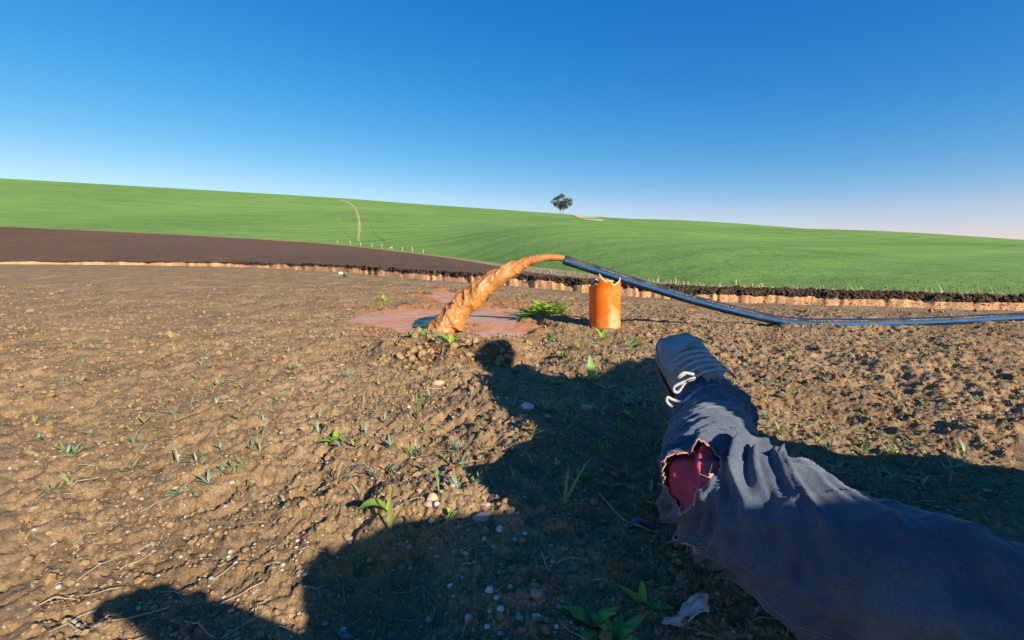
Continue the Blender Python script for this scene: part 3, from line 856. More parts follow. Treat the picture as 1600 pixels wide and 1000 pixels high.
def join_grids(name, gs):
    Vs, Fs, off = [], [], 0
    for X, Y, Z in gs:
        n, m = X.shape
        idx = np.arange(n*m).reshape(n, m)
        Vs.append(np.stack([X.ravel(), Y.ravel(), Z.ravel()], 1))
        Fs.append(np.stack([idx[:-1, :-1].ravel(), idx[:-1, 1:].ravel(), idx[1:, 1:].ravel(), idx[1:, :-1].ravel()], 1)+off); off += n*m
    return np_mesh(name, np.concatenate(Vs), np.concatenate(Fs))
def plant(name, x, y, leaves, mat, label, cat, group=None, parts=False):
    p = gpt(x, y); p.z -= .004
    if parts:
        o = empty(name, p)
        for g in leaves: link('blade' if 'grass' in name else 'leaf', join_grids('leaf', [g]), o, M[mat])
    else:
        o = link(name, join_grids(name, leaves), None, M[mat]); o.location = p
    return tag(o, label, cat, group)
def L(px, y):                 # image pixels -> metres at the ground under row y
    Yd = CAM_H/px_ratio(y); return 1.12*px/715*Yd
pr = random.Random(21)
def grass(y, n, hpx, wpx, lean=.35, spread=6.28, yaw0=0, droop=.7):
    return [leaf_mesh(L(hpx, y)*pr.uniform(.6, 1.1), L(wpx, y)*pr.uniform(.7, 1.2), R(90)-lean*pr.uniform(.2, 1.3), droop*pr.uniform(.2, 1.5), yaw0+pr.uniform(-spread/2, spread/2), .3, n=8) for _ in range(n)]
def rosette(y, n, lpx, wpx, rise=.5, droop=.6, lobes=0):
    a0 = pr.uniform(0, 6.28)
    return [leaf_mesh(L(lpx, y)*pr.uniform(.7, 1.15), L(wpx, y)*pr.uniform(.8, 1.2), rise*pr.uniform(.5, 1.6), droop*pr.uniform(.4, 1.5), a0+k*6.28/n+pr.uniform(-.4, .4), .25, lobes=lobes) for k in range(n)]
def feathery(y, n, lpx):
    gs = []
    for k in range(n):
        yaw = k*6.28/n+pr.uniform(-.4, .4); rise = pr.uniform(.3, 1.2); ln = L(lpx, y)*pr.uniform(.7, 1.1)
        for j in range(7):
            f = (j+1)/8; sgn = 1 if j % 2 else -1
            o_ = Vector((math.cos(yaw)*math.cos(rise), math.sin(yaw)*math.cos(rise), math.sin(rise)))*ln*f
            X, Y, Z = leaf_mesh(ln*.42, ln*.10, rise*.8, .3, yaw+sgn*.8, .2, n=4); gs.append((X+o_.x, Y+o_.y, Z+o_.z))
        gs.append(leaf_mesh(ln, ln*.05, rise, .05, yaw, .2, n=4))
    return gs
GW = 'weeds in the bare soil'
G = R
# the clump of long leaves beside the puddle
cl = []
for k in range(44):
    g = leaf_mesh(pr.uniform(.10, .20), pr.uniform(.030, .048), pr.uniform(.3, 1.0), pr.uniform(.4, 1.2), pr.uniform(0, 6.28), .3, n=9)
    ox, oy = pr.gauss(0, .05), pr.gauss(0, .035); cl.append((g[0]+ox+pr.uniform(-.02, .06), g[1]+oy, g[2]+pr.uniform(0, .02)))
plant('leafy_clump', 852, 489, cl, 'leaf_bright', 'large bright green clump of strap leaves between puddle and orange casing', 'plant', None, True)
cl = [leaf_mesh(pr.uniform(.12, .22), pr.uniform(.028, .045), pr.uniform(.05, .5), pr.uniform(.2, .7), R(180)+pr.uniform(-.7, .7), .3, n=9) for k in range(9)]
plant('fallen_leaves', 836, 493, cl, 'leaf_bright', 'flat green leaves lying at the left foot of the bright leafy clump', 'plant', None, True)

# shaded foreground
plant('young_plant', 924, 597, [leaf_mesh(L(34, 597), L(12, 597), R(82), .35, R(100), .25), leaf_mesh(L(36, 597), L(12, 597), R(34), .35, R(5), -.2, twist=-.7), leaf_mesh(L(28, 597), L(10, 597), R(34), .3, R(170), -.2, twist=.7), leaf_mesh(L(16, 597), L(6, 597), R(40), .4, R(-80), .3)], 'leaf_green', 'shaded young plant with one upright and two spreading pointed leaves', 'plant', GW, True)
plant('seedling', 948, 607, [leaf_mesh(L(17, 607), L(8, 607), R(40), .8, R(10), .2), leaf_mesh(L(16, 607), L(8, 607), R(45), .8, R(165), .2)], 'leaf_blue', 'shaded grey-green seedling with two rounded leaves, right of the upright three-leaved plant', 'plant', GW, True)
plant('weed', 912, 632, rosette(632, 5, 16, 9, .7, 1.0, 2), 'leaf_green', 'small bright lobed weed in shade just above a flat pale stone', 'plant', GW, True)
plant('weed', 936, 642, feathery(642, 7, 18), 'leaf_blue', 'feathery grey-green weed in shade right of the small lobed weed', 'plant', GW)
plant('grass_tuft', 853, 640, grass(640, 11, 40, 2.2, .9, 4.5, R(60), .8), 'leaf_green', 'straggling shaded grass tuft with long thin arching blades', 'grass', GW, True)
plant('weed', 842, 634, feathery(634, 6, 15), 'leaf_blue', 'feathery shaded weed right beside the white lump of stone', 'plant', GW)
plant('grass_sprig', 968, 673, grass(673, 2, 24, 3, .3, 1, R(100), .4), 'leaf_green', 'short double grass blade alone in the shade left of the trouser leg', 'grass', GW)
plant('grass_sprig', 990, 612, grass(612, 1, 24, 2.4, .8, .2, R(20), .1)+grass(612, 1, 14, 2, .6, .4, R(150), .3), 'leaf_blue', 'single pale slanting blade in shade left of the shoe', 'grass', GW)
plant('grass_tuft', 1003, 628, grass(628, 9, 17, 1.6, 1.1, 6.28, 0, .8), 'leaf_blue', 'low wispy tuft in shade left of the shoe laces', 'grass', GW)
plant('grass_tuft', 1020, 698, grass(698, 8, 34, 2.0, 1.1, 5, R(120), 1.2), 'leaf_green', 'arching thin grass tuft in shade beside the shin of the jeans', 'grass', GW)
plant('grass_tuft', 970, 572, grass(572, 7, 26, 1.5, .5, 5, R(60), .6), 'leaf_dry', 'thin dry tuft at the shadow edge left of the shoe', 'grass', GW)
plant('tall_grass', 882, 792, [leaf_mesh(L(86, 792), L(6.5, 792), R(70), .35, R(12), .3, n=10), leaf_mesh(L(64, 792), L(5, 792), R(84), .35, R(60), .3, n=10), leaf_mesh(L(40, 792), L(4, 792), R(75), .3, R(170), .3), leaf_mesh(L(34, 792), L(4, 792), R(35), .6, R(-20), .3)], 'leaf_yellow', 'tallest bright grass plant at the tip of the sunlit wedge of soil', 'grass', GW, True)
plant('weed', 870, 724, rosette(724, 6, 14, 5, .9, .6), 'leaf_green', 'small green weed in shade above the tall bright grass plant', 'plant', GW)
plant('weed', 1003, 782, [leaf_mesh(L(22, 782), L(6, 782), R(25), .4, R(a_), .3) for a_ in (20, 140, 70, -60)], 'leaf_green', 'little green sprout in shade left of the torn knee', 'plant', GW, True)
plant('weed', 1010, 803, rosette(803, 3, 14, 6, .6, .5), 'leaf_bright', 'tiny yellow-green sprout in shade below the knee-side sprout', 'plant', GW)
plant('weed', 924, 972, rosette(972, 9, 52, 26, .85, .9, 2), 'leaf_green', 'lobed green weed at the bottom edge, left of the pointed leaf', 'plant', GW, True)
plant('weed', 962, 998, [leaf_mesh(L(70, 998), L(19, 998), R(40), .4, R(22), .25)]+rosette(998, 9, 50, 25, .9, .8, 2), 'leaf_green', 'leafy weed with one long pointed leaf at the bottom edge of the picture', 'plant', GW, True)
plant('weed', 1005, 938, [leaf_mesh(L(60, 938), L(14, 938), R(30), .6, R(30), .3), leaf_mesh(L(50, 938), L(12, 938), R(50), .9, R(150), .3), leaf_mesh(L(48, 938), L(14, 938), R(25), .4, R(-20), .3), leaf_mesh(L(40, 938), L(12, 938), R(60), .8, R(80), .3)], 'leaf_bright', 'yellow-green weed with strap leaves beside the pale scrap', 'plant', GW, True)
plant('grass_tuft', 597, 992, grass(992, 4, 26, 4.5, .5, 4, R(90), .5), 'leaf_green', 'short grass sprout at the bottom left in shade under the dark hollow', 'grass', GW)
for x_, y_, kd, lab_ in ((868, 600, 'r', 'small shaded rosette left of the upright three-leaved plant'), (890, 655, 'g', 'short shaded grass right of the small pale stone'), (985, 650, 'r', 'tiny shaded rosette left of the trouser shin'), (940, 705, 'g', 'wispy shaded grass above the thin dark root'), (905, 742, 'r', 'small shaded weed right of the tall bright grass plant'), (830, 690, 'g', 'thin shaded grass close to the sunlit edge'), (985, 540, 'r', 'sunlit flat weed between the casing and the shoe'), (905, 545, 'g', 'sunlit grass wisps left below the casing'), (860, 530, 'r', 'sunlit weed below the bright leafy clump')):
    plant('weed' if kd == 'r' else 'grass_tuft', x_, y_, rosette(y_, 6, 17, 6, .8, .7) if kd == 'r' else grass(y_, 8, 26, 2, .8, 6, 0, .8), 'leaf_green' if kd == 'r' else 'leaf_yellow', lab_, 'plant' if kd == 'r' else 'grass', GW)
# sunlit foreground
plant('weed', 522, 690, rosette(690, 8, 24, 9, .9, .8, 2), 'leaf_bright', 'bright leafy weed at the left edge of the sunlit soil', 'plant', GW, True)
plant('weed', 603, 728, rosette(728, 7, 15, 8, .8, .7, 2), 'leaf_bright', 'small bright green weed beside a dark crack, above the broad bent leaf', 'plant', GW, True)
plant('weed', 717, 703, feathery(703, 9, 18), 'leaf_blue', 'grey-green feathery weed alone in the middle of sunlit soil', 'plant', GW)
plant('tall_grass', 652, 652, grass(652, 7, 52, 2.0, .35, 5, R(100), .35), 'leaf_yellow', 'tall thin grass stalks on sunlit soil below the long pale stone', 'grass', GW, True)
plant('grass_tuft', 641, 710, grass(710, 9, 26, 2.0, .9, 5, R(90), .7), 'leaf_yellow', 'low sunlit grass tuft below the tall thin stalks', 'grass', GW)
plant('grass_sprig', 588, 655, grass(655, 2, 44, 1.8, .15, 2, R(90), .2), 'leaf_yellow', 'thin upright grass stalk left of the tall thin stalks', 'grass', GW)
plant('grass_sprig', 567, 640, grass(640, 4, 30, 1.6, .4, 4, R(90), .5), 'leaf_dry', 'dry wispy stalks leftmost of the sunlit grass stalks', 'grass', GW)
plant('broad_leaf_weed', 610, 838, [leaf_mesh(L(66, 838), L(7, 838), R(88), .25, R(90), .3, n=10), leaf_mesh(L(40, 838), L(5, 838), R(70), .4, R(40), .3)], 'leaf_yellow', 'upright grass stem at the shadow edge right of the broad bent leaf', 'grass', GW, True)
pb = gpt(606, 800); 
o = plant('broad_leaf_weed', 606, 806, [leaf_mesh(L(58, 806), L(20, 806), R(78), 2.6, R(200), .2, n=12), leaf_mesh(L(20, 806), L(5, 806), R(80), .3, R(90), .3)], 'leaf_bright', 'broad bright leaf bending over on the sunlit soil near the shadow edge', 'plant', GW, True)
plant('tall_grass', 556, 893, [leaf_mesh(L(86, 893), L(7, 893), R(62), .25, R(25), .3, n=10), leaf_mesh(L(72, 893), L(6, 893), R(68), .3, R(50), .3, n=10), leaf_mesh(L(30, 893), L(5, 893), R(50), .3, R(120), .3)], 'leaf_dark', 'two long dark grass blades leaning in the shade at lower left', 'grass', GW, True)
plant('weed', 706, 808, rosette(808, 4, 16, 7, .8, .6), 'leaf_bright', 'small bright weed on the shadow edge right of the peach pebbles', 'plant', GW, True)
plant('dry_grass', 527, 752, grass(752, 9, 40, 2.6, 1.1, 2.5, R(20), .6), 'leaf_dry', 'bent dry grass at the left edge of the sunlit soil', 'grass', GW)
plant('grass_sprig', 561, 768, grass(768, 3, 26, 2.6, .2, 3, R(90), .3), 'leaf_green', 'short green grass blade right of the bent dry grass', 'grass', GW)
plant('grass_sprig', 686, 780, grass(780, 2, 44, 2.2, .25, 1, R(140), .3), 'leaf_yellow', 'lone thin stalk above the peach pebbles', 'grass', GW)
plant('grass_sprig', 748, 748, grass(748, 3, 24, 2.2, .3, 3, R(90), .3), 'leaf_yellow', 'short pale grass stalk right of the grey-green feathery weed', 'grass', GW)
plant('grass_tuft', 806, 748, grass(748, 10, 26, 1.6, .9, 5, R(100), .7), 'leaf_yellow', 'thin yellowish tuft on sunlit soil beside the large shadow', 'grass', GW)
plant('weed', 545, 590, feathery(590, 6, 14), 'leaf_blue', 'grey feathery weed at upper left of the sunlit soil', 'plant', GW)
# round the puddle and casing
plant('weed', 941, 530, [leaf_mesh(L(22, 530), L(7, 530), R(68), .5, R(150), .3), leaf_mesh(L(18, 530), L(6, 530), R(70), .5, R(60), .3), leaf_mesh(L(15, 530), L(5, 530), R(40), .6, R(-20), .3), leaf_mesh(L(15, 530), L(5, 530), R(40), .6, R(-100), .3)], 'leaf_bright', 'bright pointed-leaved weed at the foot of the orange casing', 'plant', GW, True)
plant('weed', 822, 537, rosette(537, 6, 12, 4.5, .8, .6), 'leaf_bright', 'small bright weed just below the right puddle', 'plant', GW)
plant('weed', 885, 560, rosette(560, 8, 17, 4.5, 1.0, .6), 'leaf_yellow', 'yellow-green weed on sunlit soil left below the orange casing', 'plant', GW)
plant('weed', 705, 536, [leaf_mesh(L(22, 536), L(9, 536), R(48), .6, R(165), .3), leaf_mesh(L(18, 536), L(8, 536), R(50), .7, R(20), .3), leaf_mesh(L(12, 536), L(6, 536), R(80), .4, R(90), .3)], 'leaf_bright', 'bright broad-leaved weed on top of the low bank', 'plant', GW, True)
plant('weed', 688, 537, feathery(537, 8, 14), 'leaf_blue', 'grey feathery weed on the bank left of the bright broad-leaved one', 'plant', GW)
plant('weed', 730, 540, rosette(540, 8, 16, 6, .4, .4), 'leaf_dark', 'flat dark green weed on the bank right of the bright broad-leaved one', 'plant', GW)
plant('weed', 661, 524, rosette(524, 5, 10, 5, 1.0, .5), 'leaf_bright', 'small bright weed at the landing point of the muddy stream', 'plant', GW)
plant('weed', 640, 526, rosette(526, 5, 10, 5, 1.0, .5), 'leaf_yellow', 'small yellow-green weed on the near shore of the left puddle', 'plant', GW)
plant('weed', 600, 470, rosette(470, 5, 11, 5, .9, .6), 'leaf_bright', 'bright broad weed standing behind the left end of the left puddle', 'plant', GW)
plant('weed', 651, 438, feathery(438, 9, 9), 'leaf_green', 'low green weed close to the trench edge behind the left puddle', 'plant', GW)
plant('weed', 640, 474, feathery(474, 8, 10), 'leaf_blue', 'pale grey-green weed just behind the left puddle', 'plant', GW)
plant('weed', 597, 485, rosette(485, 6, 10, 4, .9, .7), 'leaf_yellow', 'yellowish weed on the far shore of the left puddle', 'plant', GW)
plant('weed', 577, 480, grass(480, 7, 14, 1.5, .5), 'leaf_yellow', 'thin yellowish weed left of the left puddle', 'plant', GW)
plant('weed', 541, 432, rosette(432, 6, 8, 4, .8, .6), 'leaf_green', 'small green weed beside the white stone near the trench', 'plant', GW)
plant('weed', 1000, 487, rosette(487, 6, 8, 3, .6, .6), 'leaf_green', 'small flat weed on the soil right of the orange casing', 'plant', GW)
# nobody could count the rest: seedlings and dry wisps across the field
gs = []
for k in range(900):
    Yd = 0.8*(11/0.8)**random.random(); x = random.uniform(-1.1, 1.1)*Yd
    if pud_sd(np.array([x]), np.array([Yd]))[0] > -.05: continue
    z = ground_z(x, Yd)
    for j in range(random.randint(3, 6)):
        g = leaf_mesh(random.uniform(.012, .040), random.uniform(.003, .008), random.uniform(.2, 1.3), random.uniform(.2, 1), random.uniform(0, 6.28), .2, n=3)
        gs.append((g[0]+x, g[1]+Yd, g[2]+z))
half = len(gs)//2
tag(link('weed_seedlings', join_grids('weed_seedlings', gs[:half]), None, M['leaf_yellow']), 'tiny yellowish seedlings dotted over the bare field', 'weeds', kind='stuff')
tag(link('weed_seedlings', join_grids('weed_seedlings', gs[half:]), None, M['leaf_blue']), 'tiny grey-green seedlings dotted over the bare field', 'weeds', kind='stuff')
# dry grass along the verge
gs = []
for k in range(1500):
    i = random.randrange(60, len(TH)-60)
    f = random.random(); s = sv[i]+(1-sv[i])*f
    r_, z_ = fieldpt(s); th = TH[i]
    if not (R(-25) < th < R(48)): continue
    g = leaf_mesh(random.uniform(.05, .16), random.uniform(.008, .02), random.uniform(.7, 1.5), random.uniform(.2, .8), random.uniform(0, 6.28), .2, n=3)
    gs.append((g[0]+r_[i]*math.sin(th), g[1]+r_[i]*math.cos(th), g[2]+z_[i]))
tag(link('verge_grass', join_grids('verge_grass', gs), None, M['leaf_dry']), 'dry tan grass on the strip below the green hill', 'grass', kind='stuff')

# ------------------------------------------------------------------ stones one can point at
stone_me = []
for s in range(7):
    V, F = ico(3, 40+s, .72, .32)
    me = np_mesh('stone', V, F); stone_me.append(me)
def stone(x, y, wpx, col, label, el=1.0, rot=0, name='stone', sub=0):
    p = gpt(x, y); me = stone_me[(int(x)+int(y)) % 7].copy()
    o = link(name, me, None, STONE[col]); s = L(wpx, y)/2
    o.scale = (s*el, s*.9, s); o.rotation_euler = (random.uniform(-.2, .2), random.uniform(-.2, .2), rot)
    o.location = p+Vector((0, 0, s*.35)); tag(o, label, 'stone', 'stones lying on the soil')
SG = [
 (684, 598, 10, 'peach', 'long pale stone on sunlit soil below the low bank', 1.6, .1),
 (823, 638, 17, 'white', 'large whitish lump in the shade left of the straggling grass tuft', 1.1, .3),
 (855, 655, 9, 'tan', 'small pale stone in shade below the whitish lump', 1, 0),
 (916, 640, 13, 'tan', 'flat pale stone below the small lobed weed', 1.3, .1),
 (938, 659, 10, 'grey', 'small grey stone below the feathery shaded weed', 1, 0),
 (639, 634, 6, 'white', 'tiny white stone left of the tall thin stalks', 1, 0),
 (529, 647, 6, 'white', 'tiny white stone at the left edge of the sunlit soil', 1, 0),
 (675, 787, 15, 'peach', 'rounded peach pebble, largest of the cluster above the shadow edge', 1, .5),
 (669, 793, 11, 'pink', 'pinkish pebble touching the lower left of the rounded peach pebble', 1.2, 0),
 (682, 796, 8, 'white', 'small pale pebble at the lower right of the rounded peach pebble', 1, 0),
 (655, 809, 10, 'orange', 'small orange stone half in the shadow edge', .9, 0),
 (655, 773, 8, 'pink', 'dull pink pebble above the peach pebble cluster', 1, 0),
 (707, 772, 8, 'tan', 'pale pebble right above the peach pebble cluster', 1, 0),
 (752, 806, 19, 'grey', 'wide grey stone just inside the shadow edge', 1.2, .1),
 (757, 790, 11, 'pink', 'pinkish stone on the sunlit side of the shadow edge', 1.4, 0),
 (790, 788, 10, 'orange', 'reddish stone at the right of the sunlit shadow edge', 1.1, 0),
 (781, 823, 12, 'white', 'bluish white pebble in shade right of the wide grey stone', .9, 0),
 (820, 832, 7, 'white', 'little white pebble in shade, right of the bluish white one', 1, 0),
 (545, 836, 11, 'tan', 'tan stone on sunlit soil close to the left end of the shadow edge', 1.1, 0),
 (765, 921, 12, 'white', 'white pebble, topmost of the pebble group in the shade', 1, 0),
 (776, 929, 9, 'white', 'white pebble touching the lower right of the topmost group pebble', 1, 0),
 (797, 910, 9, 'white', 'white pebble in shade right of the pebble group', 1, 0),
 (838, 928, 17, 'pink', 'largest pinkish stone in the shaded pebble group', 1.1, .4),
 (811, 951, 13, 'tan', 'tan pebble in shade below left of the largest pinkish stone', 1, 0),
 (782, 950, 10, 'white', 'bluish pebble left of the tan pebble in shade', 1, 0),
 (838, 958, 15, 'white', 'two-toned white pebble right below the largest pinkish stone', 1.1, .2),
 (761, 970, 9, 'white', 'white pebble near the bottom edge in the pebble group', 1, 0),
 (688, 927, 11, 'orange', 'reddish stone in shade right of the dark hollow', 1.1, 0),
 (704, 915, 8, 'white', 'white chip in shade above right of the reddish stone', 1.3, .6),
 (710, 928, 7, 'white', 'small bluish chip in shade right of the reddish stone', 1, 0),
 (535, 976, 11, 'white', 'round white pebble at the bottom left corner', 1, 0),
 (539, 992, 16, 'grey', 'large grey pebble below the round white pebble at bottom left', 1, 0),
 (612, 990, 18, 'grey', 'rounded grey lump at the bottom edge under the dark hollow', 1.1, 0),
 (869, 975, 8, 'white', 'white pebble right of the pebble group near the bottom', 1, 0),
 (532, 428, 6, 'white', 'white stone lying by the trench at far left', 1.2, 0),
]
for x, y, w, c, lab, el, rot in SG: stone(x, y, w*1.05, c, lab, el, rot)
for x, y, s, lab in ((601, 768, .030, 'brown clod at the foot of the broad bent leaf'), (1004, 905, .02, 'brown clod in shade below the trousers'),):
    pass

# a dry twig, a blue scrap, a pale scrap by the leg
def stick(name, pxs, rad, mat, label, cat, lift=.006):
    pts = [gpt(x, y)+Vector((0, 0, lift)) for x, y in pxs]
    return tag(link(name, tube(name, catmull(pts, 24), np.linspace(rad, rad*.6, 24), 7), None, mat), label, cat)
stick('twig', [(937, 772), (955, 795), (975, 818), (1000, 826), (1018, 831)], .0016, M['straw'], 'thin dark root curving over the shaded soil toward the knee', 'twig')
stick('twig', [(846, 860), (852, 876), (858, 895)], .0016, M['straw'], 'short dry stem lying in shade in the lower middle', 'twig')
stick('twig', [(662, 606), (680, 605), (696, 603)], .0022, M['straw'], 'pale straw lying just below the long pale stone', 'twig')
stick('twig', [(915, 520), (922, 507), (931, 498)], .002, M['straw'], 'dry curved stalk leaning at the foot of the orange casing', 'twig', .01)
stick('plastic_strip', [(983, 826), (994, 818), (1004, 814), (1018, 816)], .0032, M['blue_plastic'], 'blue plastic strip on the soil beside the trousers', 'plastic', .006)
c0 = gpt(1056, 956)
X, Y = np.meshgrid(np.linspace(-1, 1, 22), np.linspace(-1, 1, 14))
Zs = .012*fbm(X*1.6, Y*1.6, 3, 13)+.014*np.sin(X*3+Y)*.5
taper = .35+.65*sstep(-1, .2, X)
me = grid_mesh('pale_scrap', (X*.055+.01*Y)*.6, (Y*.020*taper+.012*np.sin(X*2))*.6, (Zs+.012)*.6)
o = link('pale_scrap', me, None, M['scrap']); o.location = c0+Vector((.012, 0, .006)); o.rotation_euler = (R(20), 0, R(8)); o.modifiers.new('s', 'SOLIDIFY').thickness = .0015
tag(o, 'crumpled pale scrap on the soil at the lower right by the trousers', 'scrap')

# ------------------------------------------------------------------ people
def skin_obj(name, verts, edges, radii, mat, parent=None, sub=2, root=0):
    me = bpy.data.meshes.new(name); me.from_pydata([tuple(v) for v in verts], edges, [])
    o = link(name, me, parent, mat)
    o.modifiers.new('skin', 'SKIN').use_smooth_shade = True
    sv_ = me.skin_vertices[0].data if me.skin_vertices else None
    if sv_ is None:
        bm = bmesh.new(); bm.from_mesh(me); bm.verts.layers.skin.verify(); bm.to_mesh(me); bm.free(); sv_ = me.skin_vertices[0].data
    for i, r_ in enumerate(radii):
        sv_[i].radius = (r_, r_) if not isinstance(r_, tuple) else r_; sv_[i].use_root = (i == root)
    s = o.modifiers.new('sub', 'SUBSURF'); s.levels = sub; s.render_levels = sub
    return o
def chain(V, E, Rr, start, pts, rads):
    prev = start
    for p, r_ in zip(pts, rads):
        V.append(Vector(p)); Rr.append(r_); i = len(V)-1
        if prev is not None: E.append((prev, i))
        prev = i
    return prev
def lerp(a, b, t): return Vector(a).lerp(Vector(b), t)
def hand(V, E, Rr, wrist_i, wrist, d, palm_n):
    d = Vector(d).normalized(); n = Vector(palm_n).normalized(); s = d.cross(n).normalized()
    p = chain(V, E, Rr, wrist_i, [Vector(wrist)+d*.05], [(.032, .018)])
    pc = V[p]
    for k, (off, ln) in enumerate(((-.030, .060), (-.010, .072), (.010, .076), (.030, .068))):
        b0 = pc+s*off+d*.035
        chain(V, E, Rr, p, [b0, b0+d*ln*.5-n*.008, b0+d*ln*.85-n*.030], [.010, .009, .008])
    chain(V, E, Rr, p, [pc+s*.042-d*.005, pc+s*.062+d*.028-n*.01, pc+s*.064+d*.055-n*.02], [.012, .010, .008])
def body(name, J, label, skin_mat=M['skin'], jr=1.0):
    V, E, Rr = [], [], []
    p = chain(V, E, Rr, None, [J['pelvis']], [.12])
    sp = chain(V, E, Rr, p, [lerp(J['pelvis'], J['chest'], .5), J['chest']], [.115, .12])
    nk = chain(V, E, Rr, sp, [J['neck']], [.055])
    hd = Vector(J['head']); ne = Vector(J['neck']); ax = (hd-ne).normalized(); fwd = Vector(J['face']).normalized()
    chain(V, E, Rr, nk, [ne.lerp(hd, .45)+fwd*.012, hd+ax*.0+fwd*.01, hd+ax*.075-fwd*.005], [.066, .078, .06])
    for s in 'lr':
        a = chain(V, E, Rr, sp, [J['sho_'+s], lerp(J['sho_'+s], J['elb_'+s], .5), J['elb_'+s], lerp(J['elb_'+s], J['wri_'+s], .5), J['wri_'+s]], [.055, .047, .040, .036, .026])
        hand(V, E, Rr, a, J['wri_'+s], Vector(J['wri_'+s])-Vector(J['elb_'+s]), J.get('palm', (0, 0, 1)))
        chain(V, E, Rr, p, [J['hip_'+s], lerp(J['hip_'+s], J['kne_'+s], .5), J['kne_'+s], lerp(J['kne_'+s], J['ank_'+s], .4), J['ank_'+s], lerp(J['ank_'+s], J['toe_'+s], .6)], [.085, .07, .052, .048, .035, .03])
    o = skin_obj(name, V, E, Rr, skin_mat)
    tag(o, label, 'person')
    # face, ears, hair
    right = fwd.cross(ax).normalized()
    def blob(nm, c, r_, mat, sc=(1, 1, 1)):
        bm = bmesh.new(); bmesh.ops.create_icosphere(bm, subdivisions=3, radius=r_)
        for v in bm.verts: v.co = right*(v.co.x*sc[0])+fwd*(v.co.y*sc[1])+ax*(v.co.z*sc[2])+c
        me = bpy.data.meshes.new(nm); bm.to_mesh(me); bm.free()
        for pp in me.polygons: pp.use_smooth = True
        return link(nm, me, o, mat)
    blob('nose', hd+fwd*.095-ax*.01, .014, skin_mat, (.8, 1.1, 1.6))
    for sgn in (-1, 1):
        blob('ear', hd+right*sgn*.082-ax*.005, .026, skin_mat, (.35, .7, 1.1)); blob('eye', hd+right*sgn*.032+fwd*.078+ax*.015, .012, M['scrap'])
    blob('mouth', hd+fwd*.078-ax*.05, .02, M['red_cloth'], (1.1, .4, .3))
    blob('hair', hd+ax*.03-fwd*.022, .098, M['hair'], (.95, 1.0, 1.0))
    # jacket
    V, E, Rr = [], [], []
    p = chain(V, E, Rr, None, [lerp(J['pelvis'], J['chest'], -.28)], [.185])
    sp = chain(V, E, Rr, p, [lerp(J['pelvis'], J['chest'], .5), J['chest']], [.15, .155]); chain(V, E, Rr, sp, [lerp(J['chest'], J['neck'], .75)], [.085])
    for s in 'lr': chain(V, E, Rr, sp, [J['sho_'+s], lerp(J['sho_'+s], J['elb_'+s], .5), J['elb_'+s], lerp(J['elb_'+s], J['wri_'+s], .5), lerp(J['elb_'+s], J['wri_'+s], .92)], [.085, .075, .068, .06, .045])
    skin_obj('jacket', V, E, [r_*jr for r_ in Rr], M['jacket'], o)
    return o
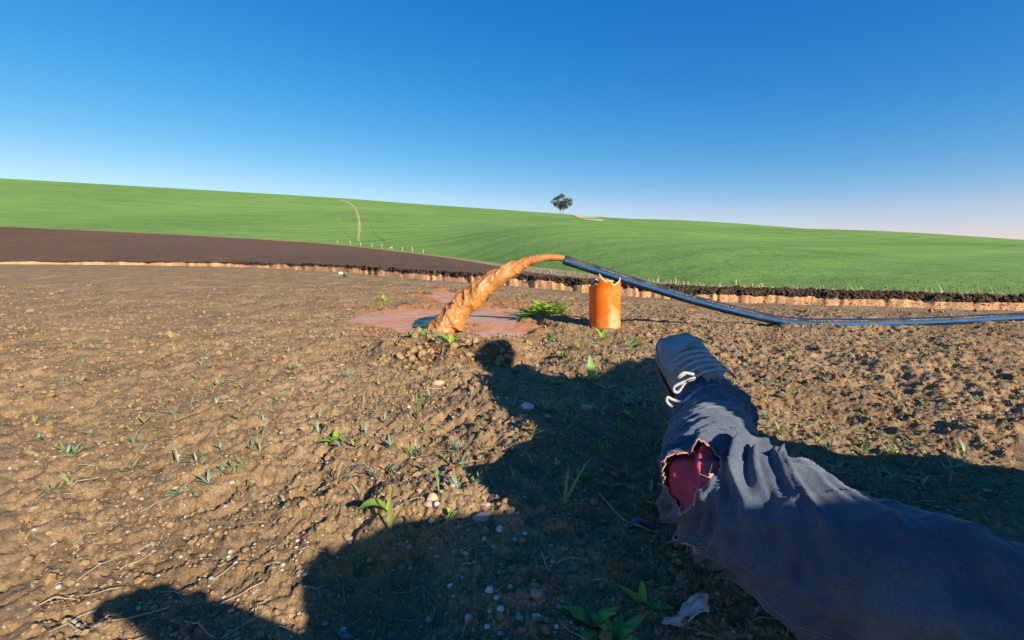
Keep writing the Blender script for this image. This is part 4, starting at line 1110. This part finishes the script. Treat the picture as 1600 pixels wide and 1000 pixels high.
def shoe(parent, ank, toe, roll=0, flip=1):
    """a muddy low boot: heel under the ankle, toe cap rounded; local +x to the toe, +z out of the shaft"""
    ank, toe = Vector(ank), Vector(toe)
    d = (toe-ank).normalized()
    up = Vector((0, 0, 1))-d*d.z; up.normalize(); up = Matrix.Rotation(roll, 3, d) @ up
    sd_ = up.cross(d).normalized()
    SZ = 1.12
    def W(x, y, z): return ank+(d*x+sd_*y+up*z)*SZ
    n = 40; seg = 32
    xs = np.linspace(-.085, .20, n); f = np.linspace(0, 1, n)
    half = np.interp(f, [0, .04, .15, .4, .68, .85, .95, 1], [.012, .030, .037, .040, .051, .050, .036, .010])
    top = np.interp(f, [0, .05, .2, .36, .5, .66, .82, .93, 1], [.03, .055, .070, .066, .045, .024, .012, -.004, -.034])
    bot = -.062
    X = []; Yy = []; Z = []
    a = np.linspace(0, 2*np.pi, seg, endpoint=False)
    V = np.zeros((n, seg, 3))
    for i in range(n):
        cz = (top[i]+bot)/2; hz = (top[i]-bot)/2
        ca, sa = np.cos(a), np.sin(a)
        yy = half[i]*np.sign(ca)*np.abs(ca)**.75; zz = cz+hz*np.sign(sa)*np.abs(sa)**.75
        wr = .0022*np.sin(xs[i]*130+ca*2)*np.clip(1-abs(f[i]-.58)/.18, 0, 1)
        for j in range(seg): V[i, j] = W(xs[i], yy[j]*(1+.02*math.sin(i*.7+j)), zz[j]+wr[j])
    me = grid_mesh('shoe', V[..., 0], V[..., 1], V[..., 2], None, True)
    o = link('shoe', me, parent, M['shoe'])
    # muddy rand and sole
    for nm, z0_, z1_, gr, mt in (('sole', -.072, -.060, -.004, M['sole']), ('mud_rim', -.062, -.034, .0012, M['shoe_mud'])):
        rows = []
        ring = []
        for sgn in (1, -1):
            rng_ = range(n) if sgn > 0 else range(n-1, -1, -1)
            for i in rng_: ring.append((xs[i]+(.0015 if f[i] > .9 else -.001 if f[i] < .1 else 0), sgn*(half[i]+gr)))
        VV = np.zeros((4 if nm == 'sole' else 3, len(ring), 3))
        zz = (z0_, (z0_+z1_)/2, z1_) if nm != 'sole' else (z0_, z0_+.004, z1_-.003, z1_)
        for k, z_ in enumerate(zz):
            for j, (x_, y_) in enumerate(ring):
                e_ = 1-(.03 if nm == 'sole' and k in (0, 3) else 0)+(.012*math.sin(j*1.7) if nm != 'sole' else 0)
                zz_ = z_ if not (nm != 'sole' and k == 2) else z_+.012*math.sin(j*.45)+.022*sstep(.10, .19, np.array(x_))
                i_ = j if j < n else 2*n-1-j
                if nm != 'sole':
                    zz_ = min(zz_, top[i_]-.006); cz_, hz_ = (top[i_]+bot)/2, (top[i_]-bot)/2
                    q_ = min(.97, abs((zz_-cz_)/max(hz_, .004)))
                    y_ = math.copysign(half[i_]*(1-q_**2.667)**.375+gr, y_)
                VV[k, j] = W(x_*e_, y_*e_, zz_)
        me = grid_mesh(nm, VV[..., 0], VV[..., 1], VV[..., 2], None, True)
        bm = bmesh.new(); bm.from_mesh(me); bm.verts.ensure_lookup_table()
        bm.faces.new([bm.verts[j] for j in range(len(ring))]); bm.to_mesh(me); bm.free()
        link(nm, me, o, mt)
    cap = [W(.128-.03*(abs(q)/1.0)**2, half[30]*.98*math.sin(q*1.5), top[30]-.0 - (.052*(1-math.cos(q*1.5)))+.002) for q in np.linspace(-1, 1, 17)]
    link('toe_cap_seam', tube('toe_cap_seam', catmull(cap, 40), .0022, 6), o, M['shoe_mud'])
    # tongue opening and laces
    tg = np.array([W(.02+.06*t_, 0, .075-.032*t_) for t_ in np.linspace(0, 1, 8)])
    link('tongue', tube('tongue', tg, [.010, .013, .014, .014, .013, .012, .010, .008], 14), o, M['shoe'])
    for k in range(5):
        x_ = .025+.017*k; z_ = .088-.0105*k
        pts = [W(x_, -.037, z_-.022), W(x_+.003, -.022, z_+.001), W(x_+.008, .0, z_+.007), W(x_+.010, .022, z_+.001), W(x_+.013, .037, z_-.022)]
        link('lace', tube('lace', catmull(pts, 16), .0032, 6), o, M['lace'])
    return o, W
def trouser_leg(hip, knee, ank, r0, r1, r2, nseg=320, seg=160, seed=0, up=(0, 0, 1)):
    hip, knee, ank = Vector(hip), Vector(knee), Vector(ank)
    P = catmull([hip, lerp(hip, knee, .5), lerp(hip, knee, .88)+Vector((0, 0, .012)), lerp(knee, ank, .12)+Vector((0, 0, .012)), lerp(knee, ank, .55), ank], nseg)
    f = np.linspace(0, 1, nseg)
    rad = np.interp(f, [0, .2, .4, .5, .62, .8, .95, 1], [r0, r0*.92, r1*1.05, r1*1.08, r1*.93, r2*1.05, r2*1.08, r2])
    def dsp(t, a, r_):
        sh = (t.shape[0], a.shape[1]); T_ = np.broadcast_to(t, sh); A_ = np.broadcast_to(a, sh)
        n1 = fbm(T_*9+np.sin(A_)*.8+seed, np.cos(A_)*1.4+T_*2, 3, 5+seed)
        rid = 1-np.abs(fbm(T_*22+np.sin(A_+seed)*2.2, np.cos(A_)*1.2, 3, 15+seed))
        kn = np.exp(-((T_-.5)/.10)**2)+np.exp(-((T_-.93)/.09)**2)+.6
        fold = (1-np.abs(vnoise(T_*34+np.sin(A_-.6)*2.6, np.cos(A_)*1.1+seed, 25+seed)))**4
        return r_*(.10*n1+.22*(rid-.75)*kn+.045*fold*kn)
    return P, rad, dsp

# --- the person stretched out beside the camera (only the left leg and shoe reach into the photograph)
JP1 = dict(pelvis=(.70, .00, .14), chest=(.88, -.36, .57), neck=(.83, -.45, .645), head=(.755, -.45, .600), face=(-.7, .7, -.2),
           sho_l=(.72, -.42, .56), elb_l=(.42, -.26, .36), wri_l=(.17, -.13, .38), sho_r=(1.03, -.34, .575), elb_r=(1.22, -.52, .27), wri_r=(1.20, -.62, .05),
           hip_l=(.55, .14, .12), kne_l=(.258, .555, .135), ank_l=(.420, .93, .130), toe_l=(.388, 1.06, .255),
           hip_r=(.80, .12, .12), kne_r=(1.12, .36, .32), ank_r=(1.12, .70, .085), toe_r=(1.26, .78, .07), palm=(0, .3, 1))
person = body('person', JP1, 'person stretched on the soil in torn blue jeans and muddy lace-up shoe')
def trousers(parent, J, tear=True):
    objs = []
    for s in 'lr':
        P, rad, dsp = trouser_leg(J['hip_'+s], J['kne_'+s], lerp(J['ank_'+s], J['toe_'+s], .05), .092, .074, .064, seed=3 if s == 'l' else 9)
        me = tube('trouser_leg', P, rad, 160, False, disp=dsp)
        if s == 'l' and tear:
            # the tear over the knee: open the cloth, show the red lining, fray the lip
            T, N, B = frames(P)
            seg = 160; n = len(P)
            C0 = np.array([0, 0, CAM_H])
            vv = np.array([v.co[:] for v in me.vertices]); ii = np.arange(len(vv))//seg; jj = np.arange(len(vv)) % seg
            nrm = vv-P[ii]; face = ((C0-vv)*nrm).sum(1) > 0
            dv = vv-C0; fw = dv[:, 1]*CP-dv[:, 2]*SP; dn = -dv[:, 1]*SP-dv[:, 2]*CP
            qx = 800+dv[:, 0]/fw*F_PX; qy = 500+dn/fw*F_PX
            def spot(x, y):
                k = int(np.argmin(np.where(face & (fw > .05), np.hypot(qx-x, qy-y), 1e9)))
                a = (2*math.pi*jj[k]/seg+math.pi) % (2*math.pi)-math.pi
                return ii[k]/(n-1), a
            tf, ta = spot(1080, 744); sf, sa_ = spot(1068, 848); sf2, sa2 = spot(1062, 868)
            def adiff(a, b): return (a-b+math.pi) % (2*math.pi)-math.pi
            def keep(i, j):
                a = (2*math.pi*j/seg+math.pi) % (2*math.pi)-math.pi
                f = i/(n-1)
                e = ((f-tf)/.034)**2+(adiff(a, ta)/.60)**2+.12*math.sin(a*9+f*40)+.06*math.sin(a*31+f*230)
                e2 = ((f-sf)/.035)**2+(adiff(a, sa_)/.07)**2
                return e > 1 and e2 > 1
            bm = bmesh.new(); bm.from_mesh(me); bm.verts.ensure_lookup_table()
            kill = [fc for fc in bm.faces if not keep(min(v.index for v in fc.verts)//seg, fc.verts[0].index % seg)]
            bmesh.ops.delete(bm, geom=kill, context='FACES')
            lip = [e for e in bm.edges if e.is_boundary and 5 < (e.verts[0].index//seg) < n-6 and abs((e.verts[0].index//seg)/(n-1)-tf) < .085]
            loops = [(e.verts[0].co.copy(), e.verts[1].co.copy()) for e in lip]
            bm.to_mesh(me); bm.free()
        o = link('trouser_leg', me, parent, M['denim']); objs.append(o)
        Ts, Ns, Bs = frames(P); tv = np.linspace(0, 1, len(P))[:, None]
        for a_s in (1.15, 1.15+math.pi):
            for off in (-.035, .035):
                rs = rad+dsp(tv, np.array([[a_s+off]]), rad[:, None])[:, 0]+.0004
                ln = P+rs[:, None]*(math.cos(a_s+off)*Ns+math.sin(a_s+off)*Bs)
                link('seam', tube('seam', ln[4:-4:2], .0011, 5, False), o, M['stitch'])
        hm = P[-4:-1]; hb = rad[-4:-1]
        link('hem', tube('hem', hm, hb*1.05, 120, False, disp=lambda t, a, r_: dsp(.985+t*0, a, r_)+.0015), o, M['denim'])
        if s == 'l' and tear:
            link('red_lining', tube('red_lining', P[50:270], rad[50:270], 96, False, disp=lambda t, a, r_: dsp((50+t*219)/319, a, r_)*.8-.0085+.0025*np.sin(t*60+np.sin(a*2+1)*3)), o, M['red_cloth'])
            bm = bmesh.new()
            for a_, b_ in loops:
                if (b_-a_).length < 1e-5: continue
                q = (b_-a_).to_track_quat('Z', 'Y').to_matrix().to_4x4()
                bmesh.ops.create_cone(bm, cap_ends=True, segments=6, radius1=.0010, radius2=.0010, depth=(b_-a_).length*1.25, matrix=Matrix.Translation((a_+b_)/2) @ q)
            tr = random.Random(3)
            for a_, b_ in tr.sample(loops, min(70, len(loops))):
                d_ = Vector((tr.gauss(0, 1), tr.gauss(0, 1), tr.gauss(0, 1))).normalized(); ln_ = tr.uniform(.005, .016)
                q = d_.to_track_quat('Z', 'Y').to_matrix().to_4x4()
                bmesh.ops.create_cone(bm, cap_ends=True, segments=4, radius1=.00035, radius2=.0002, depth=ln_, matrix=Matrix.Translation(a_+d_*ln_*.5) @ q)
            me2 = bpy.data.meshes.new('frayed_edge'); bm.to_mesh(me2); bm.free()
            link('frayed_edge', me2, o, M['fray'])['kind'] = 'stuff'
    V, E, Rr = [], [], []
    p = chain(V, E, Rr, None, [J['pelvis']], [.14]); 
    for s in 'lr': chain(V, E, Rr, p, [J['hip_'+s], lerp(J['hip_'+s], J['kne_'+s], .12)], [.105, .10])
    skin_obj('trouser_seat', V, E, Rr, M['denim'], parent)
    return objs
trousers(person, JP1)
sh, W = shoe(person, JP1['ank_l'], JP1['toe_l'], R(-18))
shoe(person, JP1['ank_r'], JP1['toe_r'], R(10))
for pts in ([(1084, 585), (1068, 583), (1060, 590), (1070, 584)], [(1086, 590), (1072, 596), (1060, 612), (1053, 611), (1054, 604), (1068, 597), (1084, 592)], [(1080, 618), (1068, 628), (1052, 625), (1043, 621), (1042, 628), (1050, 636)]):
    d_ = np.linspace(.84, .84, len(pts))
    link('lace', tube('lace', catmull([at_depth(x, y, dd-.05) for (x, y), dd in zip(pts, d_)], 50), .0028, 6), sh, M['lace'])

# --- a second person crouching out of the picture, behind and to the right: only the shadow falls into it
UX, WX = Vector((-math.sin(SUN_AZ), math.cos(SUN_AZ), 0)), Vector((math.cos(SUN_AZ), math.sin(SUN_AZ), 0))
def wz(w, z, du=0, u0=-1.09): return UX*(u0+du)+WX*w+Vector((0, 0, z))
JP2 = dict(pelvis=wz(.78, .57), chest=wz(.93, .88), neck=wz(1.07, 1.01), head=wz(1.25, 1.17), face=tuple(WX),
           sho_l=wz(1.0, .92, .17), elb_l=wz(1.24, .78, .22), wri_l=wz(1.56, .84, .08), sho_r=wz(1.0, .92, -.17), elb_r=wz(1.28, .97, -.22), wri_r=wz(1.60, .98, -.08),
           hip_l=wz(.82, .56, .12), kne_l=wz(1.16, .68, .2), ank_l=wz(1.02, .10, .16), toe_l=wz(1.16, .06, .18),
           hip_r=wz(.82, .56, -.12), kne_r=wz(1.16, .62, -.2), ank_r=wz(.98, .10, -.16), toe_r=wz(1.12, .06, -.18), palm=(0, 0, 1))
p2 = body('person', JP2, 'person in dark jacket crouching behind the stretched-out person, casting the jagged shadow', jr=1.22)
trousers(p2, JP2, False)
for s in 'lr': shoe(p2, JP2['ank_'+s], JP2['toe_'+s])
